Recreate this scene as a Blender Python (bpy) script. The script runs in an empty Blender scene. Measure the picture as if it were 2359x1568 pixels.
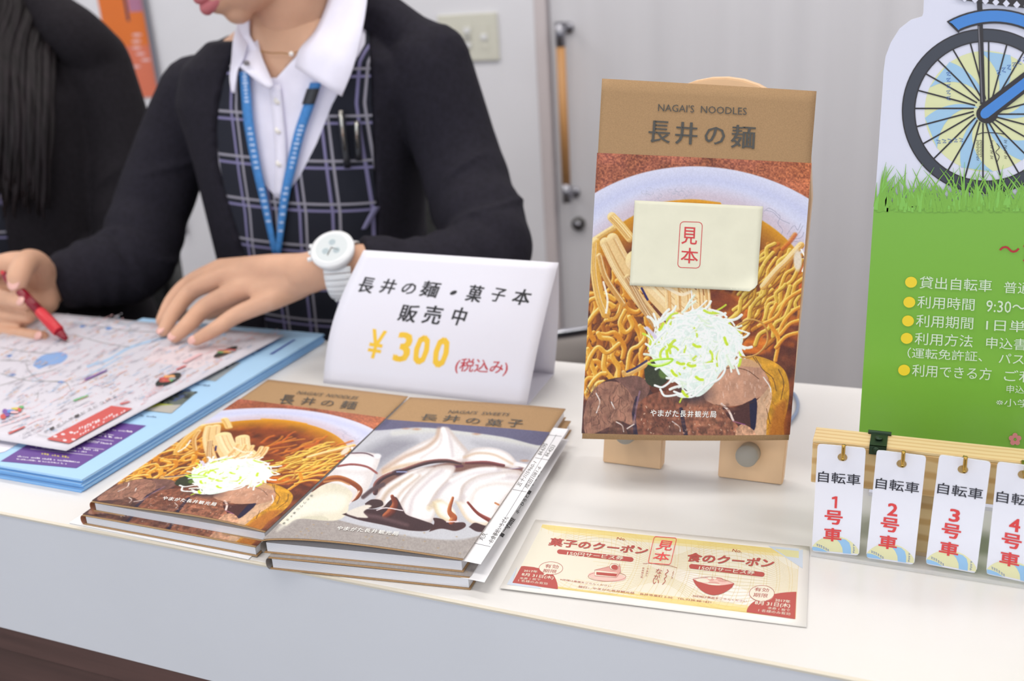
import bpy, bmesh, math, random
import numpy as np
random.seed(7); rng = np.random.default_rng(7)
PI = math.pi

# ------------------------------------------------------------------ camera frame
F, PITCH, ROLL, CAMZ, YAW = 2268.9, .3441, -.0634, .3679, .4106      # focal length in pixels of the 2359x1568 frame
def _rz(a): c, s = math.cos(a), math.sin(a); return np.array([[c,-s,0],[s,c,0],[0,0,1]])
_f = np.array([0, math.cos(PITCH), -math.sin(PITCH)]); _r = np.array([1,0,0.]); _u = np.cross(_r,_f)
_r2 = _r*math.cos(ROLL)+_u*math.sin(ROLL); _u2 = -_r*math.sin(ROLL)+_u*math.cos(ROLL)
FW, RT, UP = _rz(YAW)@_f, _rz(YAW)@_r2, _rz(YAW)@_u2
CAM = np.array([0,0,CAMZ])
def ray(px,py): return FW+RT*(px-1179.5)/F-UP*(py-784)/F
def G(px,py,z=0): d=ray(px,py); return CAM+d*(z-CAMZ)/d[2]            # photo point on a level plane
def atY(px,py,Y): d=ray(px,py); return CAM+d*Y/d[1]                   # photo point on an upright plane
def onpl(px,py,p0,n): d=ray(px,py); return CAM+d*(np.dot(np.array(p0)-CAM,n)/np.dot(d,n))
def pjv(P):
    d=np.atleast_2d(P)-CAM; z=d@FW
    return np.stack([1179.5+F*(d@RT)/z,784-F*(d@UP)/z],1)

sc = bpy.context.scene; COL = sc.collection
cam = bpy.data.cameras.new('camera'); co = bpy.data.objects.new('camera', cam); COL.objects.link(co)
from mathutils import Matrix, Vector
mw = np.eye(4); mw[:3,0]=RT; mw[:3,1]=UP; mw[:3,2]=-FW; mw[:3,3]=CAM
co.matrix_world = Matrix(mw.tolist())
cam.sensor_width = 36; cam.lens = F/2359*36; cam.clip_start=.01
cam.dof.use_dof = True; cam.dof.focus_distance = .67; cam.dof.aperture_fstop = 6.3
sc.camera = co

# ------------------------------------------------------------------ light
w = bpy.data.worlds.new('world'); sc.world = w; w.use_nodes = True
bg = w.node_tree.nodes['Background']; bg.inputs[0].default_value=(.86,.92,1,1); bg.inputs[1].default_value=1.25
def area(name, loc, rot, sx, sy, power, col):
    l=bpy.data.lights.new(name,'AREA'); l.shape='RECTANGLE'; l.size=sx; l.size_y=sy; l.energy=power; l.color=col
    o=bpy.data.objects.new(name,l); o.location=loc; o.rotation_euler=rot; COL.objects.link(o); return o
for i,(x,y) in enumerate([(-2.4,.2),(-.6,.2),(1.2,.2),(-2.4,1.5),(-.6,1.5),(1.2,1.5),(-.6,-1.6),(1.2,-1.6)]):
    area('ceiling_light', (x,y,1.66), (0,0,0), 1.2, .3, 7.0, (1,.96,.91))
sc.view_settings.view_transform='Standard'; sc.view_settings.look='None'
sc.view_settings.exposure=0.25; sc.view_settings.gamma=1; sc.view_settings.use_curve_mapping=False

# ------------------------------------------------------------------ helpers
def lin(c):
    c=np.asarray(c,float)/255.
    return np.where(c<=.04045,c/12.92,((c+.055)/1.055)**2.4)
MATS={}
def mat(name,c=(200,200,200),rough=.5,metal=0,spec=.5,noise=None,bump=0,**kw):
    if name in MATS: return MATS[name]
    m=bpy.data.materials.new(name); m.use_nodes=True; nt=m.node_tree; b=nt.nodes['Principled BSDF']
    col=list(lin(c))+[1]
    b.inputs['Base Color'].default_value=col; b.inputs['Roughness'].default_value=rough
    b.inputs['Metallic'].default_value=metal; b.inputs['Specular IOR Level'].default_value=spec
    for k,v in kw.items(): b.inputs[k.replace('_',' ')].default_value=v
    if noise:
        sx,amt=noise[0],noise[1]
        tc=nt.nodes.new('ShaderNodeTexCoord'); mp=nt.nodes.new('ShaderNodeMapping'); mp.inputs['Scale'].default_value=sx if isinstance(sx,tuple) else (sx,)*3
        n=nt.nodes.new('ShaderNodeTexNoise'); n.inputs['Scale'].default_value=1; n.inputs['Detail'].default_value=4
        nt.links.new(tc.outputs['Object'],mp.inputs[0]); nt.links.new(mp.outputs[0],n.inputs['Vector'])
        r=nt.nodes.new('ShaderNodeValToRGB'); r.color_ramp.elements[0].position=.3; r.color_ramp.elements[1].position=.7
        c=np.asarray(c,float)
        lo=np.clip(c*(1-amt),0,255) if len(noise)<3 else noise[2]; hi=np.clip(c*(1+amt),0,255) if len(noise)<4 else noise[3]
        r.color_ramp.elements[0].color=list(lin(lo))+[1]; r.color_ramp.elements[1].color=list(lin(hi))+[1]
        nt.links.new(n.outputs[0],r.inputs[0]); nt.links.new(r.outputs[0],b.inputs['Base Color'])
        if bump:
            bm=nt.nodes.new('ShaderNodeBump'); bm.inputs['Strength'].default_value=bump; bm.inputs['Distance'].default_value=.001
            nt.links.new(n.outputs[0],bm.inputs['Height']); nt.links.new(bm.outputs[0],b.inputs['Normal'])
    MATS[name]=m; return m
def matcol(name,rough=.3,spec=.5,coat=0):
    m=bpy.data.materials.new(name); m.use_nodes=True; nt=m.node_tree; b=nt.nodes['Principled BSDF']
    a=nt.nodes.new('ShaderNodeVertexColor'); a.layer_name='Col'
    nt.links.new(a.outputs[0],b.inputs['Base Color']); b.inputs['Roughness'].default_value=rough; b.inputs['Specular IOR Level'].default_value=spec
    b.inputs['Coat Weight'].default_value=coat; b.inputs['Coat Roughness'].default_value=.15
    return m
def thing(name,label,cat,loc=(0,0,0),group=None):
    o=bpy.data.objects.new(name,None); o.empty_display_size=.05; COL.objects.link(o); o.location=loc
    o['label']=label; o['category']=cat
    if group: o['group']=group
    return o
def tag(o,label,cat,group=None):
    o['label']=label; o['category']=cat
    if group: o['group']=group
    return o
def rootloc(p):
    L=np.zeros(3)
    while p is not None: L=L+np.array(p.location); p=p.parent
    return L
def mk(name,V,Fs,m,parent=None,idx=None,smooth=False,cols=None,uv=None,label=None,local=False):
    """one mesh object; V in world coordinates unless local"""
    V=np.asarray(V,float)
    if parent is not None and not local: V=V-rootloc(parent)
    me=bpy.data.meshes.new(name); me.from_pydata([tuple(v) for v in V.tolist()],[],[tuple(f) for f in Fs])
    for x in (m if isinstance(m,(list,tuple)) else [m]): me.materials.append(x)
    if idx is not None: me.polygons.foreach_set('material_index',np.asarray(idx,dtype=np.int32))
    if smooth: me.polygons.foreach_set('use_smooth',np.ones(len(me.polygons),dtype=bool))
    if cols is not None:
        a=me.color_attributes.new('Col','FLOAT_COLOR','POINT'); c=np.ones((len(V),4)); c[:,:3]=lin(cols); a.data.foreach_set('color',c.ravel().astype(np.float32))
    if uv is not None:
        l=me.uv_layers.new(name='UVMap'); li=np.empty(len(me.loops),dtype=np.int32); me.loops.foreach_get('vertex_index',li)
        l.data.foreach_set('uv',np.asarray(uv)[li].ravel().astype(np.float32))
    me.update()
    o=bpy.data.objects.new(name,me); COL.objects.link(o)
    if parent is not None: o.parent=parent
    if label: o['label']=label
    return o
class B:
    """collects shapes into one mesh"""
    def __init__(s): s.V=[];s.F=[];s.I=[]
    def add(s,V,Fs,i=0):
        n=len(s.V); s.V+= [tuple(map(float,v)) for v in V]; s.F+=[tuple(int(k)+n for k in f) for f in Fs]; s.I+=[i]*len(Fs); return s
    def box(s,a,b,i=0,M=None,o=(0,0,0),bev=0):
        a=np.array(a,float);b=np.array(b,float)
        if bev:
            bm=bmesh.new(); bmesh.ops.create_cube(bm,size=1)
            for v in bm.verts: v.co=Vector([(a[k]+b[k])/2+v.co[k]*(b[k]-a[k]) for k in range(3)])
            bmesh.ops.bevel(bm,geom=bm.edges[:],offset=bev,segments=2,affect='EDGES',profile=.5)
            V=np.array([v.co[:] for v in bm.verts]); Fs=[[v.index for v in f.verts] for f in bm.faces]; bm.free()
        else:
            V=np.array([[(a,b)[x][0],(a,b)[y][1],(a,b)[z][2]] for x in(0,1) for y in(0,1) for z in(0,1)])
            Fs=[(0,1,3,2),(4,6,7,5),(0,4,5,1),(2,3,7,6),(0,2,6,4),(1,5,7,3)]
        if M is not None: V=V@np.array(M).T
        return s.add(V+np.array(o),Fs,i)
    def tube(s,P,R,n=16,i=0,cap=True,flat=None,up=None):
        """loft along points P with radii R; flat=(a,b) axis scales"""
        P=np.asarray(P,float);k=len(P);R=np.broadcast_to(np.asarray(R,float),(k,)) if np.ndim(R)<2 else np.asarray(R,float)
        T=np.gradient(P,axis=0); T/=np.linalg.norm(T,axis=1)[:,None]+1e-12
        u=np.array(up if up is not None else (0,0,1.)); 
        if abs(T[0]@u)>.95: u=np.array((1.,0,0))
        V=[];th=np.linspace(0,2*PI,n,endpoint=False)
        for j in range(k):
            a=np.cross(u,T[j]); a/=np.linalg.norm(a)+1e-12; b=np.cross(T[j],a); 
            if up is None: u=b
            ra,rb=(R[j],R[j]) if np.ndim(R)<2 else R[j]
            if flat: ra,rb=ra*flat[0],rb*flat[1]
            V+= [P[j]+a*ra*math.cos(t)+b*rb*math.sin(t) for t in th]
        Fs=[(j*n+q,j*n+(q+1)%n,(j+1)*n+(q+1)%n,(j+1)*n+q) for j in range(k-1) for q in range(n)]
        if cap: Fs+=[tuple(range(n-1,-1,-1)),tuple(range((k-1)*n,k*n))]
        return s.add(V,Fs,i)
    def ball(s,c,r,n=16,i=0,M=None):
        r=np.broadcast_to(np.asarray(r,float),(3,)); V=[];m=n//2+1
        for a in range(m):
            for b in range(n):
                p=PI*a/(m-1); q=2*PI*b/n
                V.append((math.sin(p)*math.cos(q)*r[0],math.sin(p)*math.sin(q)*r[1],math.cos(p)*r[2]))
        V=np.array(V)
        if M is not None: V=V@np.array(M).T
        Fs=[(a*n+b,(a+1)*n+b,(a+1)*n+(b+1)%n,a*n+(b+1)%n) for a in range(m-1) for b in range(n)]
        return s.add(V+np.array(c),Fs,i)
    def cyl(s,c0,c1,r,n=32,i=0): return s.tube([c0,c1],[r,r],n,i)
    def sheet(s,rows,th=0,i=0):
        """grid of points, optionally thickened along its normals"""
        Pt=np.asarray(rows,float); a,b=Pt.shape[:2]
        if th:
            du=np.gradient(Pt,axis=1);dv=np.gradient(Pt,axis=0);N=np.cross(du,dv);N/=np.linalg.norm(N,axis=2)[...,None]+1e-12
            A=(Pt+N*th/2).reshape(-1,3);C=(Pt-N*th/2).reshape(-1,3);n=a*b
            Fs=[(r*b+c,r*b+c+1,(r+1)*b+c+1,(r+1)*b+c) for r in range(a-1) for c in range(b-1)]
            Fb=[tuple(n+k for k in f[::-1]) for f in Fs]
            ring=[c for c in range(b)]+[r*b+b-1 for r in range(1,a)]+[(a-1)*b+c for c in range(b-2,-1,-1)]+[r*b for r in range(a-2,0,-1)]
            Fe=[(ring[k],n+ring[k],n+ring[(k+1)%len(ring)],ring[(k+1)%len(ring)]) for k in range(len(ring))]
            return s.add(np.vstack([A,C]),Fs+Fb+Fe,i)
        return s.add(Pt.reshape(-1,3),[(r*b+c,r*b+c+1,(r+1)*b+c+1,(r+1)*b+c) for r in range(a-1) for c in range(b-1)],i)
    def build(s,name,m,parent=None,smooth=False,label=None,local=False): return mk(name,s.V,s.F,m,parent,s.I,smooth,label=label,local=local)
def spline(P,n=8):
    P=np.asarray(P,float); Q=np.vstack([2*P[0]-P[1],P,2*P[-1]-P[-2]]); out=[]
    for k in range(1,len(Q)-2):
        for t in np.linspace(0,1,n,endpoint=False):
            a,b,c,d=Q[k-1],Q[k],Q[k+1],Q[k+2]
            out.append(.5*((2*b)+(-a+c)*t+(2*a-5*b+4*c-d)*t*t+(-a+3*b-3*c+d)*t**3))
    out.append(Q[-2]); return np.array(out)
# flat lettering: cached outlines of a string, scaled to the unit square
TXT={}
def text2d(s,bold=0,res=2):
    k=(s,bold,res)
    if k in TXT: return TXT[k]
    c=bpy.data.curves.new('t','FONT'); c.body=s; c.resolution_u=res; c.offset=bold; c.space_line=.8
    o=bpy.data.objects.new('t',c); COL.objects.link(o)
    dg=bpy.context.evaluated_depsgraph_get(); dg.update(); me=o.evaluated_get(dg).to_mesh()
    V=np.array([v.co[:2] for v in me.vertices]); Fs=[tuple(p.vertices) for p in me.polygons]
    o.evaluated_get(dg).to_mesh_clear(); bpy.data.objects.remove(o); bpy.data.curves.remove(c)
    mn,mx=V.min(0),V.max(0); V=(V-mn)/(mx-mn)
    TXT[k]=(V,Fs); return TXT[k]
class Art:
    """flat print laid on a surface: layers of thin shapes, fm maps drawing coordinates to the surface, nrm its normal"""
    def __init__(s,fm,nrm,lift=5e-5): s.fm=fm;s.n=np.array(nrm,float);s.lift=lift;s.b=B();s.m=[];s.k=0
    def mi(s,m):
        if m not in s.m: s.m.append(m)
        return s.m.index(m)
    def pts(s,P,L):
        s.k+=1; return [s.fm(x,y)+s.n*(s.lift*L+4e-7*s.k) for x,y in P]
    def poly(s,P,m,L=1): s.b.add(s.pts(P,L),[tuple(range(len(P)))],s.mi(m)); return s
    def rows(s,A,C,m,L=1):
        V=s.pts(list(A)+list(C),L);n=len(A); s.b.add(V,[(k,k+1,n+k+1,n+k) for k in range(n-1)],s.mi(m)); return s
    def stroke(s,P,wd,m,L=1,close=False):
        P=np.asarray(P,float)
        if close: P=np.vstack([P,P[:1]])
        T=np.gradient(P,axis=0)
        if close: T[0]=T[-1]=P[1]-P[-2]
        N=np.stack([-T[:,1],T[:,0]],1); N/=np.linalg.norm(N,axis=1)[:,None]+1e-9
        wd=np.broadcast_to(np.asarray(wd,float),(len(P),))[:,None]/2
        return s.rows(P+N*wd,P-N*wd,m,L)
    def ell(s,c,rx,ry,m,L=1,n=40,rot=0,a0=0,a1=2*PI):
        t=np.linspace(a0,a1,n,endpoint=abs(a1-a0)<6.28); X=np.cos(t)*rx;Y=np.sin(t)*ry;cr,sr=math.cos(rot),math.sin(rot)
        return s.poly([(c[0]+x*cr-y*sr,c[1]+x*sr+y*cr) for x,y in zip(X,Y)],m,L)
    def ring(s,c,rx,ry,wd,m,L=1,n=48):
        t=np.linspace(0,2*PI,n,endpoint=False); return s.stroke(np.stack([c[0]+np.cos(t)*rx,c[1]+np.sin(t)*ry],1),wd,m,L,close=True)
    def text(s,st,bl,br,tl,m,L=2,bold=0,res=2):
        V,Fs=text2d(st,0,res); bl,br,tl=map(lambda p:np.array(p,float),(bl,br,tl)); h=np.linalg.norm(tl-bl); d=bold*h; ex=(br-bl)/np.linalg.norm(br-bl); ey=(tl-bl)/h
        P=bl+V[:,:1]*(br-bl)+V[:,1:]*(tl-bl)
        for a,c in (((-1,0),(0,0),(1,0)) if bold<0 else ((0,0),) if bold<.003 else ((-1,-.6),(1,-.6),(-1,.6),(1,.6))): s.b.add(s.pts(P+ex*d*a+ey*d*c,L),Fs,s.mi(m))
        return s
    def build(s,name,parent,label=None): return mk(name,s.b.V,s.b.F,s.m,parent,s.b.I,label=label)
def homog(q):
    """map of the unit square (u right, v down; corners tl,tr,br,bl) to a quadrilateral, and its inverse"""
    s=[(0,0),(1,0),(1,1),(0,1)];A=[];b=[]
    for (u,v),(x,y) in zip(s,q):
        A.append([u,v,1,0,0,0,-u*x,-v*x]);b.append(x);A.append([0,0,0,u,v,1,-u*y,-v*y]);b.append(y)
    h=np.append(np.linalg.solve(A,b),1).reshape(3,3); hi=np.linalg.inv(h)
    def f(M):
        def g(u,v):
            u=np.asarray(u,float);v=np.asarray(v,float);z=M[2,0]*u+M[2,1]*v+M[2,2]
            return (M[0,0]*u+M[0,1]*v+M[0,2])/z,(M[1,0]*u+M[1,1]*v+M[1,2])/z
        return g
    return f(h),f(hi)
def voxel(name,b,m,parent,vs=.003,it=4,fac=.5):
    """fuse overlapping lofts into one continuous skin"""
    o=b.build(name,m,parent,smooth=True)
    r=o.modifiers.new('r','REMESH'); r.mode='VOXEL'; r.voxel_size=vs; r.use_smooth_shade=True
    s=o.modifiers.new('s','SMOOTH'); s.factor=fac; s.iterations=it
    dg=bpy.context.evaluated_depsgraph_get(); dg.update()
    me=bpy.data.meshes.new_from_object(o.evaluated_get(dg)); o.modifiers.clear(); o.data=me
    if not len(me.materials): me.materials.append(m)
    return o
# ------------------------------------------------------------------ painter for printed photographs (numpy, drawing coordinates)
class Canvas:
    def __init__(s,x0,y0,x1,y1,k,base):
        s.x0,s.y0,s.k=x0,y0,k; s.W=int((x1-x0)*k);s.H=int((y1-y0)*k)
        s.a=np.empty((s.H,s.W,3)); s.a[:]=base
        s.X,s.Y=np.meshgrid(x0+(np.arange(s.W)+.5)/k,y0+(np.arange(s.H)+.5)/k)
    def win(s,x0,y0,x1,y1):
        a=max(0,int((x0-s.x0)*s.k));b=min(s.W,int((x1-s.x0)*s.k)+2);c=max(0,int((y0-s.y0)*s.k));d=min(s.H,int((y1-s.y0)*s.k)+2)
        return (slice(c,d),slice(a,b)) if b>a and d>c else None
    def comp(s,w,al,col):
        al=np.clip(al,0,1)[...,None]; s.a[w]=s.a[w]*(1-al)+np.asarray(col)*al
    def stroke(s,P,wd,col,hi=None,lo=None,soft=.8,al=1,sm=True,n=7):
        P=np.asarray(P,float)
        if sm and len(P)>2: P=spline(P,n)
        wd=np.interp(np.linspace(0,1,len(P)),np.linspace(0,1,np.size(wd)),np.atleast_1d(np.asarray(wd,float)))/2
        m=wd.max()+soft*2+1
        w=s.win(P[:,0].min()-m,P[:,1].min()-m,P[:,0].max()+m,P[:,1].max()+m)
        if w is None: return
        X,Y=s.X[w],s.Y[w];best=np.full(X.shape,1e9);side=np.zeros(X.shape);rad=np.ones(X.shape)
        for k in range(len(P)-1):
            d=P[k+1]-P[k];L=d@d+1e-9;t=np.clip(((X-P[k,0])*d[0]+(Y-P[k,1])*d[1])/L,0,1)
            qx=X-P[k,0]-t*d[0];qy=Y-P[k,1]-t*d[1];ds=np.hypot(qx,qy);r=wd[k]+(wd[k+1]-wd[k])*t
            g=ds-r<best-0; best=np.where(g,ds-r,best); side=np.where(g,(qx*-.6+qy*-.8)/np.maximum(r,.3),side)
        A=np.clip(.5-best/soft,0,1)*al; c=np.empty(X.shape+(3,)); c[:]=col
        if hi is not None:
            h=np.clip((side-.0)*1.6,0,1)[...,None]; c=c*(1-h)+np.asarray(hi,float)*h
        if lo is not None:
            h=np.clip((-side-.25)*1.5,0,1)[...,None]; c=c*(1-h)+np.asarray(lo,float)*h
        s.comp(w,A,c)
    def poly(s,P,col,soft=1.,al=1,sm=True,tex=None):
        P=np.asarray(P,float)
        if sm: P=spline(np.vstack([P,P[:1]]),6)[:-1]
        m=soft*2+1;w=s.win(P[:,0].min()-m,P[:,1].min()-m,P[:,0].max()+m,P[:,1].max()+m)
        if w is None: return
        X,Y=s.X[w],s.Y[w];ins=np.zeros(X.shape,bool);best=np.full(X.shape,1e9)
        for k in range(len(P)):
            a,b=P[k],P[(k+1)%len(P)];d=b-a;L=d@d+1e-9;t=np.clip(((X-a[0])*d[0]+(Y-a[1])*d[1])/L,0,1)
            best=np.minimum(best,np.hypot(X-a[0]-t*d[0],Y-a[1]-t*d[1]))
            c=((a[1]>Y)!=(b[1]>Y)); xi=a[0]+(Y-a[1])*d[0]/(d[1] if abs(d[1])>1e-9 else 1e-9); ins^=c&(X<xi)
        sd=np.where(ins,best,-best); A=np.clip(.5+sd/soft,0,1)*al
        c=np.empty(X.shape+(3,)); c[:]=col
        if tex is not None: c=np.clip(c*(1+tex(X,Y)[...,None]),0,255)
        s.comp(w,A,c)
    def ell(s,c,rx,ry,col,soft=3.,al=1):
        m=soft+2;w=s.win(c[0]-rx-m,c[1]-ry-m,c[0]+rx+m,c[1]+ry+m)
        if w is None: return
        X,Y=s.X[w],s.Y[w];d=(np.sqrt(((X-c[0])/rx)**2+((Y-c[1])/ry)**2)-1)*min(rx,ry); s.comp(w,np.clip(.5-d/soft,0,1)*al,col)
    def sample(s,x,y):
        i=np.clip((np.asarray(x)-s.x0)*s.k-.5,0,s.W-1.001);j=np.clip((np.asarray(y)-s.y0)*s.k-.5,0,s.H-1.001)
        i0=i.astype(int);j0=j.astype(int);fi=(i-i0)[...,None];fj=(j-j0)[...,None];a=s.a
        return a[j0,i0]*(1-fi)*(1-fj)+a[j0,i0+1]*fi*(1-fj)+a[j0+1,i0]*(1-fi)*fj+a[j0+1,i0+1]*fi*fj
_NZ=rng.random((256,256))
def vnoise(x,y,sc_,oc=3):
    o=0;am=1;tot=0
    for q in range(oc):
        u=x/sc_*2**q+q*37.1;v=y/sc_*2**q+q*11.7;i=np.floor(u).astype(int);j=np.floor(v).astype(int);fx=u-i;fy=v-j;fx=fx*fx*(3-2*fx);fy=fy*fy*(3-2*fy)
        g=lambda a,b:_NZ[a%256,b%256]
        o=o+am*((g(i,j)*(1-fx)+g(i+1,j)*fx)*(1-fy)+(g(i,j+1)*(1-fx)+g(i+1,j+1)*fx)*fy);tot+=am;am*=.55
    return o/tot-.5
# ================================================================== ROOM
def struct(name,b,m,smooth=False):
    o=b.build(name,m,None,smooth); o['kind']='structure'; return o
FLZ=-.78
m_wall=mat('wall_paint',(226,226,232),.6,noise=((3,3,3),.015)); m_door=mat('door_laminate',(214,213,218),.4,noise=((14,14,.5),.022))
m_jamb=mat('door_jamb_paint',(205,196,198),.5); m_floor=mat('floor_carpet',(112,104,100),.9,noise=((40,40,40),.15),bump=.3)
m_ceil=mat('ceiling_board',(235,235,235),.8)
YB=2.40
struct('floor',B().box((-4.2,-3.2,FLZ-.1),(3.2,YB+.2,FLZ)),m_floor)
struct('ceiling',B().box((-4.2,-3.2,1.72),(3.2,YB+.2,1.82)),m_ceil)
struct('wall_left',B().box((-4.3,-3.2,FLZ),(-4.2,YB+.2,1.72)),m_wall)
struct('wall_right',B().box((3.2,-3.2,FLZ),(3.3,YB+.2,1.72)),m_wall)
xd=-.895
struct('wall_back',B().box((-4.2,YB,FLZ),(xd-.035,YB+.12,1.72)).box((xd+.93,YB,FLZ),(3.2,YB+.12,1.72)).box((xd-.035,YB,1.32),(xd+.93,YB+.12,1.72)),m_wall)
struct('baseboard_back',B().box((-4.2,YB-.012,FLZ),(xd-.06,YB-.0005,FLZ+.07)),m_jamb)
struct('trim_1',B().box((xd-.035,YB+.002,FLZ),(xd-.005,YB+.05,1.32)).box((xd-.035,YB+.01,1.28),(xd+.93,YB+.05,1.32)),m_jamb)
d=B().box((xd,YB+.02,FLZ+.008),(xd+.93,YB+.05,1.278)).build('door_1',m_door); d['kind']='structure'
m_chr=mat('brushed_steel',(150,150,158),.3,1); m_wood_h=mat('oak_handle',(190,140,88),.45,noise=((60,60,4),.1)); m_dark=mat('dark_metal',(70,68,66),.35,.8)
# pull bar on the sliding door, its keyhole below
hx=-.8505;hz0,hz1=-.163,.281
h=bpy.data.objects.new('door_handle',None); COL.objects.link(h); h.location=(hx,YB+.02,0); h.parent=d
B().tube([(hx,YB-.035,hz0+.045),(hx,YB-.035,hz1-.055)],.0115,20).build('wooden_grip',m_wood_h,h,True)
for z0,z1 in((hz0,hz0+.048),(hz1-.058,hz1)):
    B().tube([(hx,YB-.035,z0),(hx,YB-.035,z1)],.0125,20).build('end_cap',m_chr,h,True)
    zc=(z0+z1)/2+(.012 if z0>0 else -.008); B().cyl((hx,YB-.035,zc),(hx+.004,YB+.0195,zc),.008).cyl((hx+.004,YB+.012,zc),(hx+.004,YB+.0197,zc),.014).build('standoff',m_chr,h,True)
kx=-.838;kz=-.23
k=bpy.data.objects.new('door_lock',None); COL.objects.link(k); k.location=(kx,YB+.02,kz); k.parent=d
B().cyl((kx,YB+.005,kz),(kx,YB+.0197,kz),.017).build('lock_body',m_dark,k,True); B().cyl((kx,YB-.001,kz),(kx,YB+.0052,kz),.010).build('key_cylinder',m_chr,k,True)
B().box((kx-.001,YB-.0016,kz-.005),(kx+.001,YB-.0012,kz+.005)).build('key_slot',m_dark,k)
# switch plate
sw=thing('switch_plate','beige three gang light switch plate on the back wall','light switch',(-1.11,YB,.25))
m_sw=mat('switch_beige',(214,213,200),.4); m_sw2=mat('switch_pale',(226,227,228),.35); m_sw3=mat('switch_grey',(178,178,172),.5)  # the last tone is a darker grey for the middle rockers
B().box((-1.194,YB-.008,.194),(-1.028,YB-.0003,.310),bev=.002).build('cover_plate',m_sw,sw)
for gx in(-1.158,-1.111,-1.065):
    B().box((gx-.013,YB-.0092,.222),(gx+.013,YB-.0082,.284)).build('inset_frame',m_sw,sw)
    for kk in range(3 if gx<-1.07 else 1):
        zc=.27-.018*kk if gx<-1.07 else .252; B().box((gx-.009,YB-.0125,zc-.007),(gx+.009,YB-.0093,zc+.007),bev=.001).build('rocker',m_sw2 if kk!=1 else m_sw3,sw)
# orange wall poster
po=thing('wall_poster','orange poster hanging on the back wall at the left','poster',(-2.22,YB,.2))
pf=lambda x,y:np.array([x,YB-.004,y])
m_or=mat('poster_orange',(226,118,45),.5); m_or2=mat('poster_deep_orange',(214,98,40),.5); m_ro=mat('poster_coral',(222,120,90),.5); m_pu=mat('poster_mauve',(178,120,150),.5);m_pw=mat('poster_pale',(235,190,190),.5);m_pn=mat('poster_navy',(50,45,80),.5)
def rr(x0,x1,z0,z1,r,n=8):
    o=[]
    for cx,cz,a in((x1-r,z1-r,0),(x0+r,z1-r,PI/2),(x0+r,z0+r,PI),(x1-r,z0+r,1.5*PI)): o+=[(cx+r*math.cos(a+PI/2*t/n),cz+r*math.sin(a+PI/2*t/n)) for t in range(n+1)]
    return o
def prism_xz(pts,y0,y1):
    n=len(pts); b=B(); b.add([(x,y0,z) for x,z in pts]+[(x,y1,z) for x,z in pts],[tuple(range(n)),tuple(range(2*n-1,n-1,-1))]+[(k,n+k,n+(k+1)%n,(k+1)%n) for k in range(n)]); return b
prism_xz([(-2.305,.72)]+[(-2.305-.008*math.sin(t*PI),.72-.6*t) for t in np.linspace(.1,1,8)]+[(-2.139,.12),(-2.139,.72)],YB-.004,YB-.0005).build('sheet',m_or,po)
a=Art(pf,(0,-1,0)); a.poly([(-2.3,.27),(-2.139,.27),(-2.139,.12),(-2.3,.12)],m_ro,1); a.poly([(-2.20,.44),(-2.15,.44),(-2.15,.365),(-2.20,.365)],m_pu,2); a.poly([(-2.215,.48),(-2.205,.48),(-2.205,.34),(-2.215,.34)],m_pn,3)
for q in range(6): a.ell((-2.19+rng.uniform(-.03,.02),.30-.018*q),.018,.004,m_pw,3)
a.poly([(-2.3,.7),(-2.139,.7),(-2.139,.55),(-2.3,.55)],m_or2,1); a.build('printed_artwork',po)
B().box((-2.134,YB-.02,-.3),(-2.126,YB-.006,.72)).build('shadow_strip',m_chr,po)  # added strip standing in for the grey shadow right of the poster

# ================================================================== COUNTER
YF,YK=.4748,.8935; X0,X1=-2.0,1.1
m_top=mat('counter_laminate',(222,220,218),.27,noise=((5,5,5),.012)); m_edge=mat('counter_edge',(214,207,192),.5)
m_fas=mat('fascia_laminate',(218,221,228),.38,noise=((4,4,4),.012)); m_wd=mat('dark_walnut',(84,62,58),.5,noise=((3,3,60),.2),bump=.1)
ct=thing('service_counter','long white counter with a dark wood base under a pale fascia','counter',(-.4,.68,FLZ))
B().box((X0,YF+.0025,-.026),(X1,YK,0),bev=.0008).build('worktop',m_top,ct)
B().box((X0,YF,-.1155),(X1,YF+.0022,-.0006)).box((X0,YF+.0024,-.1155),(X1,YF+.018,-.0975)).build('fascia_panel',m_fas,ct)
B().box((X0,YF-.0004,-.0016),(X1,YF+.0026,-.0002)).build('edge_banding',m_edge,ct)
B().box((X0,YK-.02,-.14),(X1,YK-.002,-.0265)).build('apron',m_fas,ct)
zz=[-.1157,-.1440,-.33,-.50,-.68]
for q in range(4):
    B().box((X0,YF+(.003 if q==0 else .014),zz[q+1]+.001),(X1,YF+.04,zz[q]),bev=.0015).build('base_board',m_wd,ct)
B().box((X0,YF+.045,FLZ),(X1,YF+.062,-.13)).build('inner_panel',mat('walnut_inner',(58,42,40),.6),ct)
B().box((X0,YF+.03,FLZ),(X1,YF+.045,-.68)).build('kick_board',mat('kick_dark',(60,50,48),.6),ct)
for x in(X0,X1-.03): B().box((x,YF+.063,FLZ),(x+.03,YK-.03,-.027)).build('side_panel',m_fas,ct)
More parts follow.
